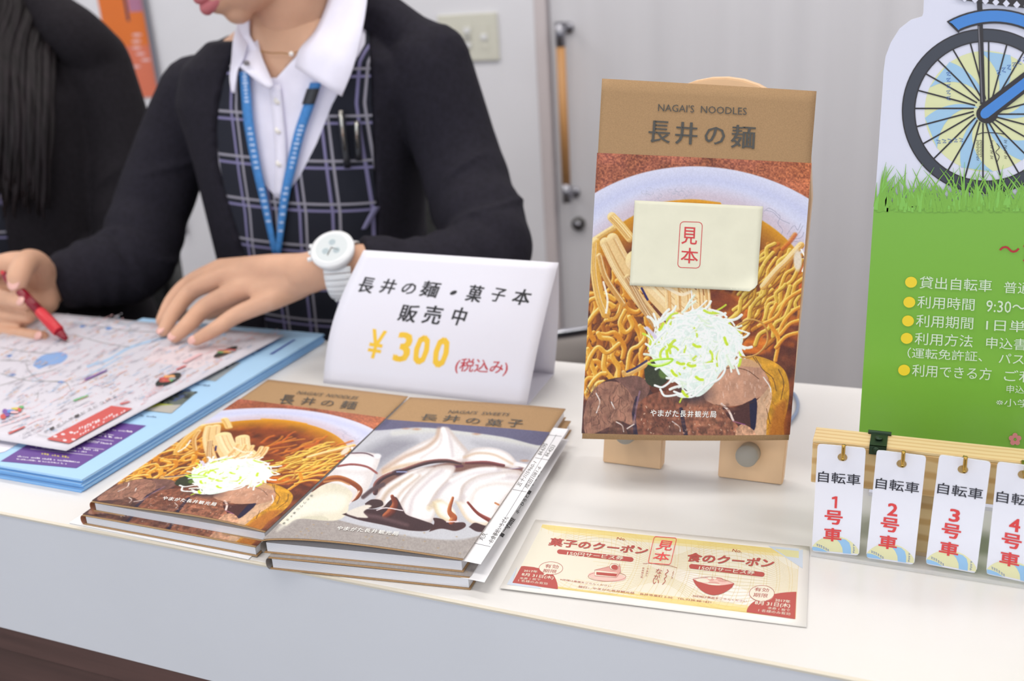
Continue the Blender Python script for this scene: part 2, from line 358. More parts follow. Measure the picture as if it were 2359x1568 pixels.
# ================================================================== printed photograph: a bowl of noodles (drawing coordinates follow the cover)
def noodle_photo():
    c=Canvas(1335,340,1880,1015,1.25,(150,88,66)); X,Y=c.X,c.Y
    n=vnoise(X,Y,3.2,2)[...,None]; n2=vnoise(X,Y,40,2)[...,None]
    c.a=c.a+n*np.array([120,90,60])+n2*np.array([60,40,45]); c.a+=np.clip((X-1700)/160,0,1)[...,None]*np.array([22,12,-2])
    def ell(cx,cy,a,b,col,soft):
        d=(np.sqrt(((X-cx)/a)**2+((Y-cy)/b)**2)-1)*min(a,b); al=np.clip(.5-d/soft,0,1)[...,None]; c.a=c.a*(1-al)+np.asarray(col,float)*al; return d
    d=ell(1606,745,424,361,(214,216,236),2.5)
    sh=np.clip(1-np.abs(d+30)/26,0,1)[...,None]; c.a=np.where((d<0)[...,None],c.a-sh*np.array([14,12,4]),c.a)
    d2=(np.sqrt(((X-1602)/282)**2+((Y-715)/252)**2)-1)*252
    al=np.clip(.5-(d2-26)/30,0,1)[...,None]; c.a=c.a*(1-al)+np.array([205,192,205.])*al
    # dragon/cloud tracery on the rim
    for q in range(26):
        x=1480+rng.uniform(0,120);y=452+rng.uniform(-18,12)-.0008*(x-1540)**2*0; t=np.linspace(0,4.2,7)+rng.uniform(0,6);r=rng.uniform(4,10)
        c.stroke(np.stack([x+np.cos(t)*r,y+np.sin(t)*r*.7],1),.9,(168,170,188),al=.6)
    for P in([(1770,485),(1785,490),(1800,505),(1820,515)],[(1790,490),(1800,500),(1795,515),(1805,530),(1800,545)],[(1815,540),(1830,520),(1838,530),(1845,515)],[(1820,545),(1838,540),(1850,520)],[(1825,550),(1845,548),(1852,535)],[(1830,556),(1848,560),(1850,570)],[(1765,487),(1775,480),(1790,488)]): c.stroke(P,1.1,(140,142,165),al=.75)
    def broth(cx,cy,a,b):
        d=(np.sqrt(((X-cx)/a)**2+((Y-cy)/b)**2)-1)*b
        t=np.clip(-d/70,0,1)[...,None]; col=np.array([206,146,24.])*(1-t)+np.array([120,58,26.])*t
        nn=vnoise(X,Y,34,3)[...,None]; col=col+nn*np.array([110,60,20])*t
        al=np.clip(.5-d/3,0,1)[...,None]; c.a=c.a*(1-al)+col*al
    broth(1602,715,280,250)
    al=np.clip((Y-640)/50,0,1)[...,None]*(Y>600)[...,None]; nn=vnoise(X,Y,26,3)[...,None]
    c.a=c.a*(1-al)+(np.array([104,54,34.])+nn*np.array([90,55,30]))*al
    c.stroke([(1520,470),(1600,463),(1665,470)],6,(214,150,20),soft=3)
    R=rng
    # dark, out-of-focus noodles in the middle and right
    for q in range(60):
        x=R.uniform(1600,1850);y=R.uniform(560,880); L=R.uniform(40,90);a=R.uniform(.7,1.5)
        if x>1720 and y>800: continue
        P=[(x+L*t*math.cos(a)+R.uniform(-6,6),y-L*t*math.sin(a)+R.uniform(-6,6)) for t in(-.5,-.2,.2,.5)]
        c.stroke(P,R.uniform(6,11),(196,104+R.uniform(-20,30),34),hi=(222,150,70),lo=(140,60,24),soft=3.5,al=.8)
    for q in range(46):
        x=R.uniform(1590,1800);y=R.uniform(680,812);P=[(x-40,y+R.uniform(-20,10)),(x,y+R.uniform(-8,8)),(x+45,y+R.uniform(-8,22))]
        c.stroke(P,R.uniform(8,16),(208,112,28),hi=(228,142,50),soft=7,al=.55)
    for x,y,rx,ry in((1665,695,40,26),(1730,760,30,20),(1800,770,26,40),(1690,740,22,14),(1840,820,14,40),(1640,680,22,12)): c.ell((x,y),rx,ry,(84,32,20),soft=16,al=.6)
    # left tangle: curly noodles, drawn back to front
    for lay,(n_,col,hi,lo,al) in enumerate([(56,(112,60,26),(146,90,40),(60,28,18),.9),(36,(158,90,26),(204,142,56),(74,34,14),1),(24,(200,130,32),(244,206,112),(100,48,16),1)]):
        for q in range(n_):
            x=R.uniform(1346,1500);y=R.uniform(640,905)
            if (x-1500)*.9+(y-600)*.9>330 and x>1430: continue
            a=R.uniform(0,2*PI);P=[(x,y)]
            for s_ in range(5):
                a+=R.uniform(-1.2,1.2);L=R.uniform(17,28);x+=L*math.cos(a)*.7;y+=L*math.sin(a);x=min(max(x,1343),1505);P.append((x,y))
            c.stroke(P,R.uniform(10,14.5),col,hi=hi,lo=lo,al=al,n=5)
    # right wavy bundle, fanning down from the upper right
    for lay in range(3):
        for q in range(11):
            x0=R.uniform(1762,1862);y0=R.uniform(560,690)+(x0-1800)*.2;L=R.uniform(70,150);P=[]
            for t in np.linspace(0,1,7): P.append((x0-L*.62*t+5*math.sin(t*15+q),y0+L*t+4*math.cos(t*13+q)))
            if lay==0: c.stroke(P,11,(170,104,30),lo=(90,44,20),hi=(200,140,50),n=4)
            else: c.stroke(P,R.uniform(7.5,11),(204,138+14*lay,34+14*lay),hi=(246,216,120),lo=(116,58,18),n=4)
    for P in([(1862,700),(1830,715),(1805,745),(1795,775)],[(1856,735),(1822,745),(1800,770)],[(1790,700),(1775,740),(1795,780),(1788,830)],[(1860,660),(1815,690),(1790,730),(1752,750)],[(1844,765),(1812,775),(1790,800)]):
        c.stroke(P,9,(212,142,44),hi=(244,208,110),lo=(150,80,24))
    # individual bright curls on the left
    for P,w_ in(([(1352,748),(1372,722),(1400,700),(1418,706)],12),([(1380,768),(1388,778),(1412,782),(1420,800),(1414,820),(1428,845),(1428,870)],12),([(1354,805),(1364,840),(1374,868),(1366,898)],12),([(1396,818),(1394,848),(1410,868),(1420,878)],13),([(1444,716),(1432,745),(1446,765),(1462,752),(1455,730)],11),([(1350,850),(1362,820),(1380,800),(1402,812),(1430,792)],11),([(1352,905),(1366,880),(1385,862),(1398,860)],11),([(1365,912),(1378,885),(1392,880)],12),([(1480,750),(1492,775),(1478,795),(1458,808),(1450,850)],10),([(1362,690),(1398,680),(1420,690)],11),([(1440,690),(1424,730),(1398,738)],10)):
        c.stroke(P,w_,(214,156,52),hi=(250,226,150),lo=(146,84,28))
    c.stroke([(1441,856),(1450,862),(1475,850),(1508,832)],9,(206,160,92),hi=(236,206,140)); c.stroke([(1450,855),(1470,846),(1496,830)],5,(40,34,90),al=.9)
    # menma strips
    def men(P,w_,b=(226,190,120),al=1):
        P=np.asarray(P,float); c.stroke(P,w_,b,hi=(244,222,168),lo=(176,122,62),al=al)
        for q in range(4):
            o=R.uniform(-.38,.38)*w_; c.stroke(P+np.array([o*.8,-o*.4]),1.6,(186,134,74) if q%2 else (252,240,205),al=.7)
    men([(1366,556),(1392,540),(1420,524)],15,(214,172,84)); men([(1412,500),(1432,520),(1456,548)],22)
    men([(1373,560),(1372,620),(1382,680),(1398,722)],24,(214,164,70)); men([(1382,590),(1398,640),(1440,700)],14,(200,150,80))
    c.stroke([(1392,650),(1402,690),(1398,725)],5,(250,246,236),al=.9); c.stroke([(1398,725),(1412,735),(1430,720),(1436,700)],6,(206,150,62))
    men([(1396,560),(1430,625),(1478,690),(1530,752)],26,(222,190,136)); men([(1414,552),(1450,612),(1512,680),(1572,742)],30,(226,194,140))
    men([(1450,640),(1490,710),(1520,755)],16,(180,140,96),.9)
    men([(1468,600),(1520,660),(1590,728)],46,(236,210,164)); men([(1530,600),(1570,660),(1622,700)],40,(232,204,156))
    for x in(1545,1568,1592,1620,1636): men([(x-8,640),(x,672),(x+2,712)],14,(228,186,126))
    c.stroke([(1484,664),(1498,690)],5,(40,30,90)); c.stroke([(1538,660),(1575,678),(1598,672)],7,(244,226,196)); c.stroke([(1600,670),(1602,712)],3,(255,255,250)); c.stroke([(1596,690),(1588,712)],3,(255,250,230))
    men([(1845,565),(1815,600),(1790,625),(1762,660)],16,(224,180,96)); c.ell((1838,600),9,24,(226,214,196),4); c.stroke([(1846,575),(1856,600),(1848,625)],4,(255,250,240))
    # meat
    tx=lambda s_,k_:(lambda x,y: vnoise(x*1.0,y*.6,s_,3)*k_)
    c.poly([(1338,945),(1368,900),(1400,875),(1450,868),(1490,880),(1530,920),(1600,930),(1640,930),(1700,970),(1760,1020),(1338,1020)],(74,44,42),tex=tx(12,.8))
    c.poly([(1344,960),(1356,915),(1388,882),(1430,880),(1466,905),(1474,940),(1462,975),(1430,968),(1400,985),(1352,1000)],(154,112,94),tex=tx(9,.5))
    c.poly([(1420,872),(1470,864),(1500,880),(1500,905),(1475,930),(1450,895)],(112,80,72),tex=tx(8,.5))
    c.poly([(1478,1012),(1470,950),(1482,922),(1510,905),(1550,900),(1586,930),(1580,1012)],(126,78,60),tex=tx(7,.8))
    c.poly([(1592,1012),(1585,950),(1600,915),(1640,905),(1668,930),(1690,960),(1715,1012)],(146,96,74),tex=tx(6,.9))
    c.poly([(1400,1006),(1412,975),(1430,966),(1446,985),(1450,1012)],(96,62,50),tex=tx(5,.9)); c.poly([(1530,1008),(1545,980),(1566,978),(1576,1008)],(120,80,66),tex=tx(5,.8))
    # right slice with yellow fat
    c.poly([(1700,828),(1735,818),(1775,828),(1806,850),(1818,885),(1816,930),(1806,975),(1802,1012),(1750,1012),(1770,930),(1770,870)],(200,148,46),tex=tx(8,.45))
    c.poly([(1786,935),(1812,925),(1806,1012),(1772,1012)],(160,92,40),soft=10,al=.7)
    c.poly([(1625,905),(1640,868),(1672,838),(1712,824),(1746,836),(1768,862),(1776,892),(1752,914),(1715,930),(1670,934),(1636,922)],(190,146,122),tex=tx(14,.3))
    c.poly([(1636,868),(1664,832),(1700,822),(1745,830),(1755,845),(1700,842),(1660,850)],(204,164,122),al=.8,soft=3)
    c.poly([(1738,930),(1762,905),(1776,890),(1780,915),(1770,960),(1764,1012),(1738,1012),(1742,970)],(208,172,142),tex=tx(7,.35))
    c.poly([(1668,935),(1700,936),(1745,920),(1742,975),(1728,990),(1702,972),(1684,960)],(70,36,34)); c.poly([(1730,925),(1746,918),(1744,980),(1734,985)],(24,18,52)); c.poly([(1700,985),(1716,975),(1740,990),(1744,1012),(1702,1012)],(196,152,124),tex=tx(5,.7))
    c.stroke([(1668,928),(1684,944),(1694,966)],5,(228,212,206)); c.stroke([(1694,968),(1720,976)],2,(150,90,140))
    for P in([(1474,915),(1466,950),(1472,1012)],[(1576,940),(1582,975),(1590,1012)]): c.stroke(P,9,(36,26,50)); 
    c.stroke([(1480,900),(1474,925),(1466,975)],4,(140,110,130),al=.8)
    # cracks, sheen and crumbs
    for q in range(90):
        x=R.uniform(1350,1470);y=R.uniform(880,990);a=R.uniform(1.0,2.2);P=[(x,y)]
        for s_ in range(3): a+=R.uniform(-.6,.6);x+=7*math.cos(a);y+=7*math.sin(a);P.append((x,y))
        c.stroke(P,R.uniform(.7,1.4),(60,38,34),al=.7,n=3)
    for P in([(1655,852),(1690,846),(1725,852),(1752,872)],[(1744,822),(1760,850),(1782,870),(1790,900)],[(1795,850),(1806,880),(1800,920)],[(1768,940),(1776,975)],[(1735,815),(1748,835)],[(1655,930),(1700,938),(1740,924)]): c.stroke(P,1.5,(70,40,26),al=.85)
    for q in range(46):
        x=R.uniform(1770,1815);y=R.uniform(850,1000);c.stroke([(x,y),(x+R.uniform(-6,6),y+R.uniform(3,9)),(x+R.uniform(-8,8),y+14)],.9,(140,84,30),al=.6,n=3)
    for q in range(150):
        x=R.uniform(1475,1700);y=R.uniform(905,1005)
        if y<930-(x-1475)*.0: continue
        c.stroke([(x,y),(x+R.uniform(-3,3),y+R.uniform(1,4))],R.uniform(.8,2.2),(236,214,190) if R.random()<.5 else (54,30,26),al=.75,sm=False)
    for q in range(26):
        x=R.uniform(1660,1760);y=R.uniform(850,905); c.stroke([(x,y),(x+R.uniform(-1,1),y+R.uniform(4,12))],1.1,(232,208,196),al=.7,sm=False)
    for P in([(1424,970),(1438,978),(1442,992)],[(1450,985),(1466,975)],[(1556,968),(1572,980),(1574,990)],[(1762,868),(1776,890),(1778,902)],[(1375,905),(1384,925),(1376,950)],[(1412,925),(1420,940)]): c.stroke(P,2.6,(232,224,220))
    for q in range(120):
        x=R.uniform(1475,1700);y=R.uniform(925,1005); c.ell((x,y),R.uniform(3,12),R.uniform(2,6),(70,38,32) if q%2 else (170,118,92),soft=4,al=.35)
    for q in range(60):
        x=R.uniform(1345,1465);y=R.uniform(890,990); c.ell((x,y),R.uniform(4,14),R.uniform(2,6),(100,66,58) if q%2 else (186,144,120),soft=5,al=.3)
    # greens and shredded leek
    c.poly([(1490,850),(1510,832),(1545,842),(1548,870),(1522,890),(1496,880)],(44,50,30)); c.ell((1536,858),12,13,(86,110,50),5)
    c.ell((1600,905),40,22,(62,50,56),18,.8)
    c.poly([(1502,812),(1510,776),(1540,744),(1585,722),(1625,708),(1652,726),(1690,750),(1716,776),(1708,806),(1690,832),(1664,860),(1645,890),(1612,912),(1580,890),(1548,868),(1520,840)],(226,238,232),tex=tx(9,.12))
    def inpile(x,y): return ((x-1604)/ (108 if y<830 else 62))**2+((y-805)/(98))**2<1
    for q in range(420):
        x=R.uniform(1496,1716);y=R.uniform(712,905)
        if not inpile(x,y): continue
        a=math.atan2(y-805,x-1605)+PI/2+R.uniform(-.9,.9);P=[]
        k=R.uniform(-.6,.6);L=R.uniform(5,10.5)
        for s_ in range(5): P.append((x,y));x+=L*math.cos(a);y+=L*math.sin(a);a+=k*.7
        g=R.random(); col=(240,247,242) if g<.78 else ((222,236,214) if g<.93 else (198,220,70))
        c.stroke(P,R.uniform(3.6,6.6),col,hi=(252,254,252) if g<.93 else None,lo=(214,226,222) if g<.93 else (170,190,60),al=.95,n=4)
    for P,w_ in(([(1515,886),(1532,890),(1548,880),(1560,868)],5),([(1528,895),(1540,910),(1575,905),(1605,898)],5),([(1640,884),(1664,870),(1676,850),(1672,830)],5),([(1560,900),(1600,912),(1640,880)],5),([(1690,772),(1706,790),(1714,812)],5),([(1660,740),(1690,752),(1708,770)],6),([(1505,800),(1520,780),(1540,760)],6),([(1680,730),(1668,720),(1640,712)],5)):
        c.stroke(P,w_,(238,244,242),hi=(254,255,255),lo=(200,212,208))
    for x,y,a in((1530,752,-1),(1548,800,-1.2),(1544,815,1.4),(1612,795,.3),(1575,835,.2),(1600,840,.1),(1618,870,.4),(1560,858,.8),(1678,785,1.2),(1585,905,.8)):
        c.stroke([(x-8*math.cos(a),y-8*math.sin(a)),(x,y+2),(x+8*math.cos(a),y+8*math.sin(a))],6,(196,220,52),soft=2)
    c.stroke([(1500,836),(1520,842),(1545,836),(1556,826),(1530,826),(1506,830)],5,(168,214,56),hi=(206,238,110)); c.stroke([(1508,838),(1528,838),(1546,832)],3,(220,240,170))
    c.stroke([(1496,755),(1508,766),(1516,776)],8,(214,206,226),soft=3)
    c.stroke([(1706,748),(1730,736),(1756,742),(1770,762),(1769,790),(1752,812),(1728,822),(1712,820)],4,(186,136,62),hi=(226,188,124),lo=(130,84,40))
    c.a=np.clip(c.a+ (vnoise(X,Y,2.2,1)*14)[...,None],0,255); m_=c.a.mean(2,keepdims=True); c.a=np.clip(m_+(c.a-m_)*1.1,0,255); c.a=np.clip(128+(c.a-128)*1.08,0,255)*.90+8
    return c
# ------------------------------------------------------------------ printed photograph: soft cream with syrup
def sweet_photo():
    c=Canvas(590,965,1310,1300,1.7,(166,160,158)); X,Y=c.X,c.Y; R=rng
    c.a+= (vnoise(X,Y,3,2)*26)[...,None]+(vnoise(X,Y,60,2)*30)[...,None]
    # plate and its rim
    c.poly([(862,980),(1000,984),(1150,990),(1250,1005),(1240,1045),(1200,1110),(1150,1180),(1125,1225),(1050,1246),(950,1243),(860,1226),(760,1200),(700,1150),(760,1080)],(196,198,206),soft=5)
    c.poly([(900,1010),(840,1040),(790,1080),(850,1090),(900,1060),(960,1020)],(142,142,154),soft=26,al=.9)
    c.poly([(1090,1020),(1180,1030),(1230,1040),(1200,1080),(1130,1040)],(160,160,172),soft=20,al=.8)
    c.poly([(690,1195),(760,1200),(860,1228),(950,1246),(1060,1250),(1130,1226),(1150,1300),(560,1310),(600,1240)],(164,157,154),soft=2,sm=False,tex=lambda x,y:vnoise(x,y,3,2)*.16)
    for P in([(905,1000),(1000,992),(1110,1003),(1250,1030)],): c.stroke(P,12,(206,208,206),soft=8)
    for x,y in((935,988),(1100,1001),(960,990),(1208,1062)): c.ell((x,y),9,2.4,(186,140,110),3,.8)
    c.poly([(860,960),(1275,975),(1262,1004),(1244,1026),(1160,1008),(1040,992),(960,986),(850,992)],(92,90,122),soft=3)
    c.poly([(855,960),(900,965),(880,985),(846,990)],(70,70,104),soft=4,al=.6)
    ch=(66,40,44)
    def cream(P,lo=(204,192,188),base=(236,234,236)):
        c.poly(P,lo,soft=5); P=np.asarray(P,float);m=P.mean(0); c.poly(m+(P-m)*.86+np.array([2,-2]),base,soft=9); c.poly(m+(P-m)*.55+np.array([3,-4]),(247,247,250),soft=16,al=.9)
    # puddle and shadows behind
    c.poly([(868,1118),(900,1095),(960,1085),(1080,1060),(1190,1072),(1206,1080),(1180,1100),(1060,1090),(950,1110),(880,1140),(862,1140)],(120,84,74),soft=6)
    # rolled wafer on the left with syrup
    c.poly([(800,1046),(832,1043),(868,1048),(876,1056),(868,1082),(842,1140),(800,1160),(720,1130),(760,1080)],(222,216,216),soft=2.5)
    c.poly([(806,1052),(860,1056),(846,1085),(770,1080)],(238,238,242),soft=12); c.poly([(790,1090),(840,1100),(825,1130),(760,1112)],(234,232,234),soft=12)
    c.stroke([(800,1046),(840,1046),(866,1056)],3,(90,54,70)); c.ell((869,1053),9,6,(236,234,240),3)
    c.stroke([(775,1076),(810,1072),(845,1078),(870,1094)],5,(150,80,76),lo=(100,44,40)); 
    c.poly([(660,1215),(640,1200),(690,1160),(735,1122),(780,1118),(812,1140),(806,1165),(800,1192),(770,1208),(690,1200)],(226,220,200),soft=3,tex=lambda x,y:vnoise(x,y,16,2)*.1)
    c.poly([(640,1225),(690,1160),(760,1140),(800,1150),(780,1185),(700,1192)],(238,236,222),soft=14)
    c.stroke([(716,1128),(740,1112),(775,1104),(808,1114),(830,1132),(824,1150),(812,1160)],[14,16,14,12,12,10,4],(136,66,30),hi=(196,120,60),lo=(88,36,22)); c.stroke([(745,1112),(780,1110),(805,1120)],4,(206,146,90),al=.8)
    c.stroke([(828,1136),(818,1152),(806,1166)],3,(250,230,225),al=.8)
    # the great swirl
    cream([(1018,985),(1034,986),(1046,1000),(1064,1022),(1082,1044),(1085,1060),(1060,1068),(1010,1068),(950,1075),(900,1088),(874,1108),(868,1100),(880,1080),(920,1050),(970,1022),(1002,1006)])
    for P,w_,col in(([(1012,990),(1006,1012),(980,1034),(930,1056),(884,1086)],9,(190,158,136)),([(1030,992),(1040,1020),(1044,1052)],6,(206,196,200)),([(1020,1000),(1010,1030),(970,1058)],5,(214,204,202)),([(884,1092),(920,1078),(980,1068)],9,(214,184,150))):
        c.stroke(P,w_,col,soft=7,al=.75)
    c.stroke([(1022,990),(1028,1010),(1026,1050)],9,(250,250,252),soft=6)
    cream([(1068,1052),(1090,1036),(1130,1033),(1168,1044),(1190,1066),(1192,1082),(1160,1076),(1110,1070),(1072,1066)])
    c.stroke([(1070,1056),(1100,1046),(1140,1050),(1180,1070)],5,(206,178,150),soft=5,al=.8)
    c.stroke([(1190,1070),(1214,1076),(1208,1084)],10,(236,234,238),soft=4)
    # syrup under the swirl
    c.stroke([(866,1140),(868,1118),(890,1100),(930,1086),(985,1068),(1030,1064),(1062,1070)],[12,12,10,9,10,9,5],ch,hi=(150,96,90),lo=(36,18,28))
    c.ell((922,1092),16,7,(52,30,46),4); c.stroke([(915,1090),(938,1090)],3,(140,150,190)); c.stroke([(1074,1069),(1120,1068),(1160,1074)],[6,9,7],(92,38,40),hi=(160,90,90)); c.stroke([(1030,1080),(1066,1076)],6,(90,44,60)); c.stroke([(1070,1092),(1110,1084),(1160,1084),(1200,1080)],[5,10,6,3],(96,44,46),hi=(150,150,190))
    # lower fan of swirls
    fans=[[(862,1160),(880,1130),(925,1100),(960,1084),(985,1080),(950,1105),(905,1140),(880,1166)],
          [(876,1166),(900,1130),(950,1096),(985,1080),(1002,1082),(985,1110),(955,1150),(940,1186),(930,1200),(905,1196),(884,1180)],
          [(926,1196),(920,1170),(945,1130),(985,1092),(1010,1076),(1050,1078),(1030,1120),(1010,1160),(1000,1200),(985,1215),(950,1210)],
          [(985,1170),(1010,1130),(1050,1095),(1110,1078),(1180,1082),(1205,1092),(1170,1110),(1100,1125),(1060,1150),(1020,1180)],
          [(1058,1150),(1066,1120),(1100,1098),(1150,1088),(1200,1088),(1190,1120),(1150,1170),(1130,1206),(1085,1195),(1062,1175)]]
    for P in fans: cream(P)
    for P,w_,col in(([(880,1160),(900,1132),(950,1100)],8,(196,172,150)),([(905,1180),(925,1140),(968,1100)],7,(202,182,168)),([(945,1190),(955,1150),(990,1110),(1020,1086)],8,(210,200,204)),([(1000,1160),(1030,1120),(1085,1092),(1150,1084)],8,(200,192,198)),([(1066,1150),(1085,1122),(1130,1104),(1190,1100)],10,(208,200,204)),([(1085,1160),(1100,1130),(1140,1116),(1180,1118)],8,(222,214,210)),([(990,1175),(1010,1160),(1030,1170)],12,(214,198,170)),([(930,1120),(960,1098)],6,(255,255,255)),([(1040,1110),(1090,1088),(1140,1082)],8,(252,252,255)),([(1075,1140),(1100,1115),(1160,1098)],8,(250,250,252))):
        c.stroke(P,w_,col,soft=8,al=.8)
    cream([(998,1160),(1020,1158),(1046,1180),(1050,1204),(1034,1208),(1008,1190)],lo=(214,196,160),base=(238,232,214)); cream([(1050,1158),(1075,1165),(1110,1190),(1128,1206),(1108,1212),(1075,1200)],lo=(222,204,176))
    # pools of syrup in front
    c.poly([(790,1192),(830,1180),(878,1178),(898,1160),(914,1150),(930,1178),(940,1192),(975,1204),(1000,1214),(985,1228),(940,1228),(890,1218),(830,1206)],(60,36,40),soft=1.6)
    c.stroke([(905,1148),(912,1166),(904,1184),(890,1196)],[8,14,20,14],(112,48,30),hi=(180,100,60),lo=(60,24,22)); c.stroke([(870,1182),(892,1176),(930,1182)],2.4,(230,220,225)); c.stroke([(830,1192),(880,1200),(940,1216)],9,(96,70,74),soft=6,al=.8)
    c.poly([(990,1230),(1002,1210),(1000,1198),(1020,1200),(1036,1208),(1068,1206),(1072,1216),(1050,1226),(1018,1222)],(66,36,38),soft=1.6); c.stroke([(1044,1150),(1036,1180),(1046,1196),(1040,1206)],[6,10,16,12],(166,84,40),hi=(216,150,100),lo=(110,44,30)); c.stroke([(1030,1206),(1056,1204)],2.4,(240,220,225))
    c.poly([(1080,1216),(1094,1206),(1120,1212),(1135,1202),(1128,1222),(1100,1226)],(62,34,38),soft=1.6); c.stroke([(1078,1160),(1100,1184),(1128,1200)],[5,7,10],(120,44,34),hi=(200,120,110)); c.stroke([(1140,1160),(1148,1164)],4,(190,120,70))
    c.poly([(842,1166),(858,1156),(880,1158),(884,1170),(862,1178),(848,1176)],(62,40,42)); c.stroke([(838,1150),(860,1132),(884,1120)],10,(84,66,70),soft=4); c.poly([(826,1200),(850,1200),(840,1186),(858,1172),(840,1170),(800,1188)],(224,218,208),soft=3)
    c.poly([(690,1196),(720,1203),(758,1207),(745,1196)],(214,210,188),soft=2)
    for q in range(30): c.ell((R.uniform(620,1080),R.uniform(1215,1280)),2.2,1.4,(176,150,110),2,.7)
    c.a=np.clip(c.a+(vnoise(X,Y,2,1)*10)[...,None],0,255); c.a=np.clip(128+(c.a-128)*1.06,0,255)*.905+6
    return c
NP,SP=noodle_photo(),sweet_photo()
# ================================================================== BOOKS
m_kraft=mat('kraft_card',(166,134,98),.75,spec=.25,noise=((1400,1400,1400),.05)); m_kin=mat('kraft_inside',(158,126,80),.8)
def striped(name,c0,c1,sc_,axis='Z'):
    m=mat(name,c0,.6); nt=m.node_tree; b=nt.nodes['Principled BSDF']; tc=nt.nodes.new('ShaderNodeTexCoord'); wv=nt.nodes.new('ShaderNodeTexWave'); wv.bands_direction=axis; wv.inputs['Scale'].default_value=sc_; wv.inputs['Distortion'].default_value=1.2; wv.inputs['Detail'].default_value=2
    r=nt.nodes.new('ShaderNodeValToRGB'); r.color_ramp.elements[0].color=list(lin(c1))+[1]; r.color_ramp.elements[0].position=.1; r.color_ramp.elements[1].position=.5; r.color_ramp.elements[1].color=list(lin(c0))+[1]
    nt.links.new(tc.outputs['Object'],wv.inputs[0]); nt.links.new(wv.outputs[0],r.inputs[0]); nt.links.new(r.outputs[0],b.inputs['Base Color']); return m
m_page=striped('page_edges',(238,238,242),(205,208,218),700)
m_pho=matcol('printed_photo_gloss',.42,.4,0); 
m_ink=mat('dark_grey_ink',(74,72,68),.6); m_inkw=mat('white_ink',(236,236,232),.5); m_lpaper=mat('white_paper',(238,238,242),.6); m_photoedge=mat('photo_paper_edge',(206,200,204),.5)
def bil(q):      # q = tl,tr,br,bl in space
    q=[np.array(p,float) for p in q]
    return lambda u,v:(q[0]*(1-u)*(1-v)+q[1]*u*(1-v)+q[2]*u*v+q[3]*(1-u)*v)
def surfgrid(S,nu,nv,u0,u1,v0,v1,off,n):
    U,V=np.meshgrid(np.linspace(u0,u1,nu),np.linspace(v0,v1,nv)); U=U.ravel();V=V.ravel()
    P=np.array([S(u,v) for u,v in zip(U,V)]) if nu*nv<4000 else Svec(S,U,V)
    F_=(np.arange(nv-1)[:,None]*nu+np.arange(nu-1)[None,:]).ravel(); Fs=np.stack([F_,F_+nu,F_+nu+1,F_+1],1)
    return P+np.asarray(n)*off,Fs.tolist(),U,V
def Svec(S,U,V): return np.array(S(U[:,None],V[:,None]))
def cover(parent,S,n,nu,nv,H,cv,thick=.0005,v0=.2,v1=.984,nk=30,mk_=m_kraft):
    """kraft cover sheet plus the glossy photo wrapped round it"""
    U=np.linspace(0,1,nk); g=[[S(u,v) for u in U] for v in np.linspace(0,1,nk)]
    B().sheet(g,thick).build('front_cover',mk_,parent,True)
    P,Fs,U,V=surfgrid(S,nu,nv,-.004,1.003,v0,v1,.00055,n)
    x,y=H(U,V); cols=cv.sample(x,y); return mk('photo_jacket',P,Fs,m_pho,parent,cols=cols,smooth=True)
# --- book leaning on the easel
nE=_rz(.25)@np.array([0,math.cos(.25),-math.sin(.25)]); pE=np.array([-.0775,.668,.0478])
eq=[onpl(x,y,pE,nE) for x,y in((1387,181),(1881,210),(1817,1013),(1341,1010))]
HE,HEi=homog([(1387,181),(1881,210),(1817,1013),(1341,1010)])
bE=bil(eq)
hE=homog([(0,0),(1,0),(1,1),(0,1)])
def SE(u,v):
    return bE(u,v)-nE*(.0035*np.sin(PI*np.clip(u,0,1))*(v**2)+.0012*np.sin(PI*np.clip(u,0,1)))
bk=thing('noodle_booklet','kraft booklet with ramen photo standing on the wooden easel','booklet',tuple((eq[2]+eq[3])/2))
cover(bk,SE,-nE,430,530,HE,NP)
# page block and back cover behind the front cover
def slab(q,n,t0,t1,ins=(0,0,0,0)):
    S=bil(q); c=[S(ins[0],ins[2]),S(1-ins[1],ins[2]),S(1-ins[1],1-ins[3]),S(ins[0],1-ins[3])]
    V=[p+n*t0 for p in c]+[p+n*t1 for p in c]; return B().add(V,[(0,3,2,1),(4,5,6,7),(0,1,5,4),(1,2,6,5),(2,3,7,6),(3,0,4,7)])
slab(eq,nE,.0012,.0062,(.01,.012,.008,.012)).build('page_block',m_page,bk); slab(eq,nE,.0064,.0070).build('back_cover',m_kraft,bk); slab([bE(0,0),bE(.02,0),bE(.02,1),bE(0,1)],nE,.0003,.0064).build('spine',m_kraft,bk)
fE=lambda x,y:(lambda uv:SE(uv[0],uv[1]))(HEi(x,y))
AP_=(fE,-nE,8e-5); RT_=bk; a=Art(*AP_)
a.text("NAGAI'S  NOODLES",(1522,257),(1726,266),(1522.6,240),m_ink,12,0)
for s_,x0,x1,y0,y1 in(('長',1500,1550,328,278),('井',1563,1613,332,281),('の',1631,1676,332,292),('麺',1691,1744,341,288)):
    a.text(s_,(x0-1,y0),(x1-1,y0+3.2),(x0+2,y1),m_ink,12,-.018)
a.build('title_lettering',RT_); a=Art(*AP_)
for k_,s_ in enumerate('やまがた長井観光局'):
    x=1505+k_*17.1; a.text(s_,(x,955.5+k_*.4),(x+13.5,956+k_*.4),(x+.8,941+k_*.4),m_inkw,12,.012)
a.build('publisher_lettering',bk)
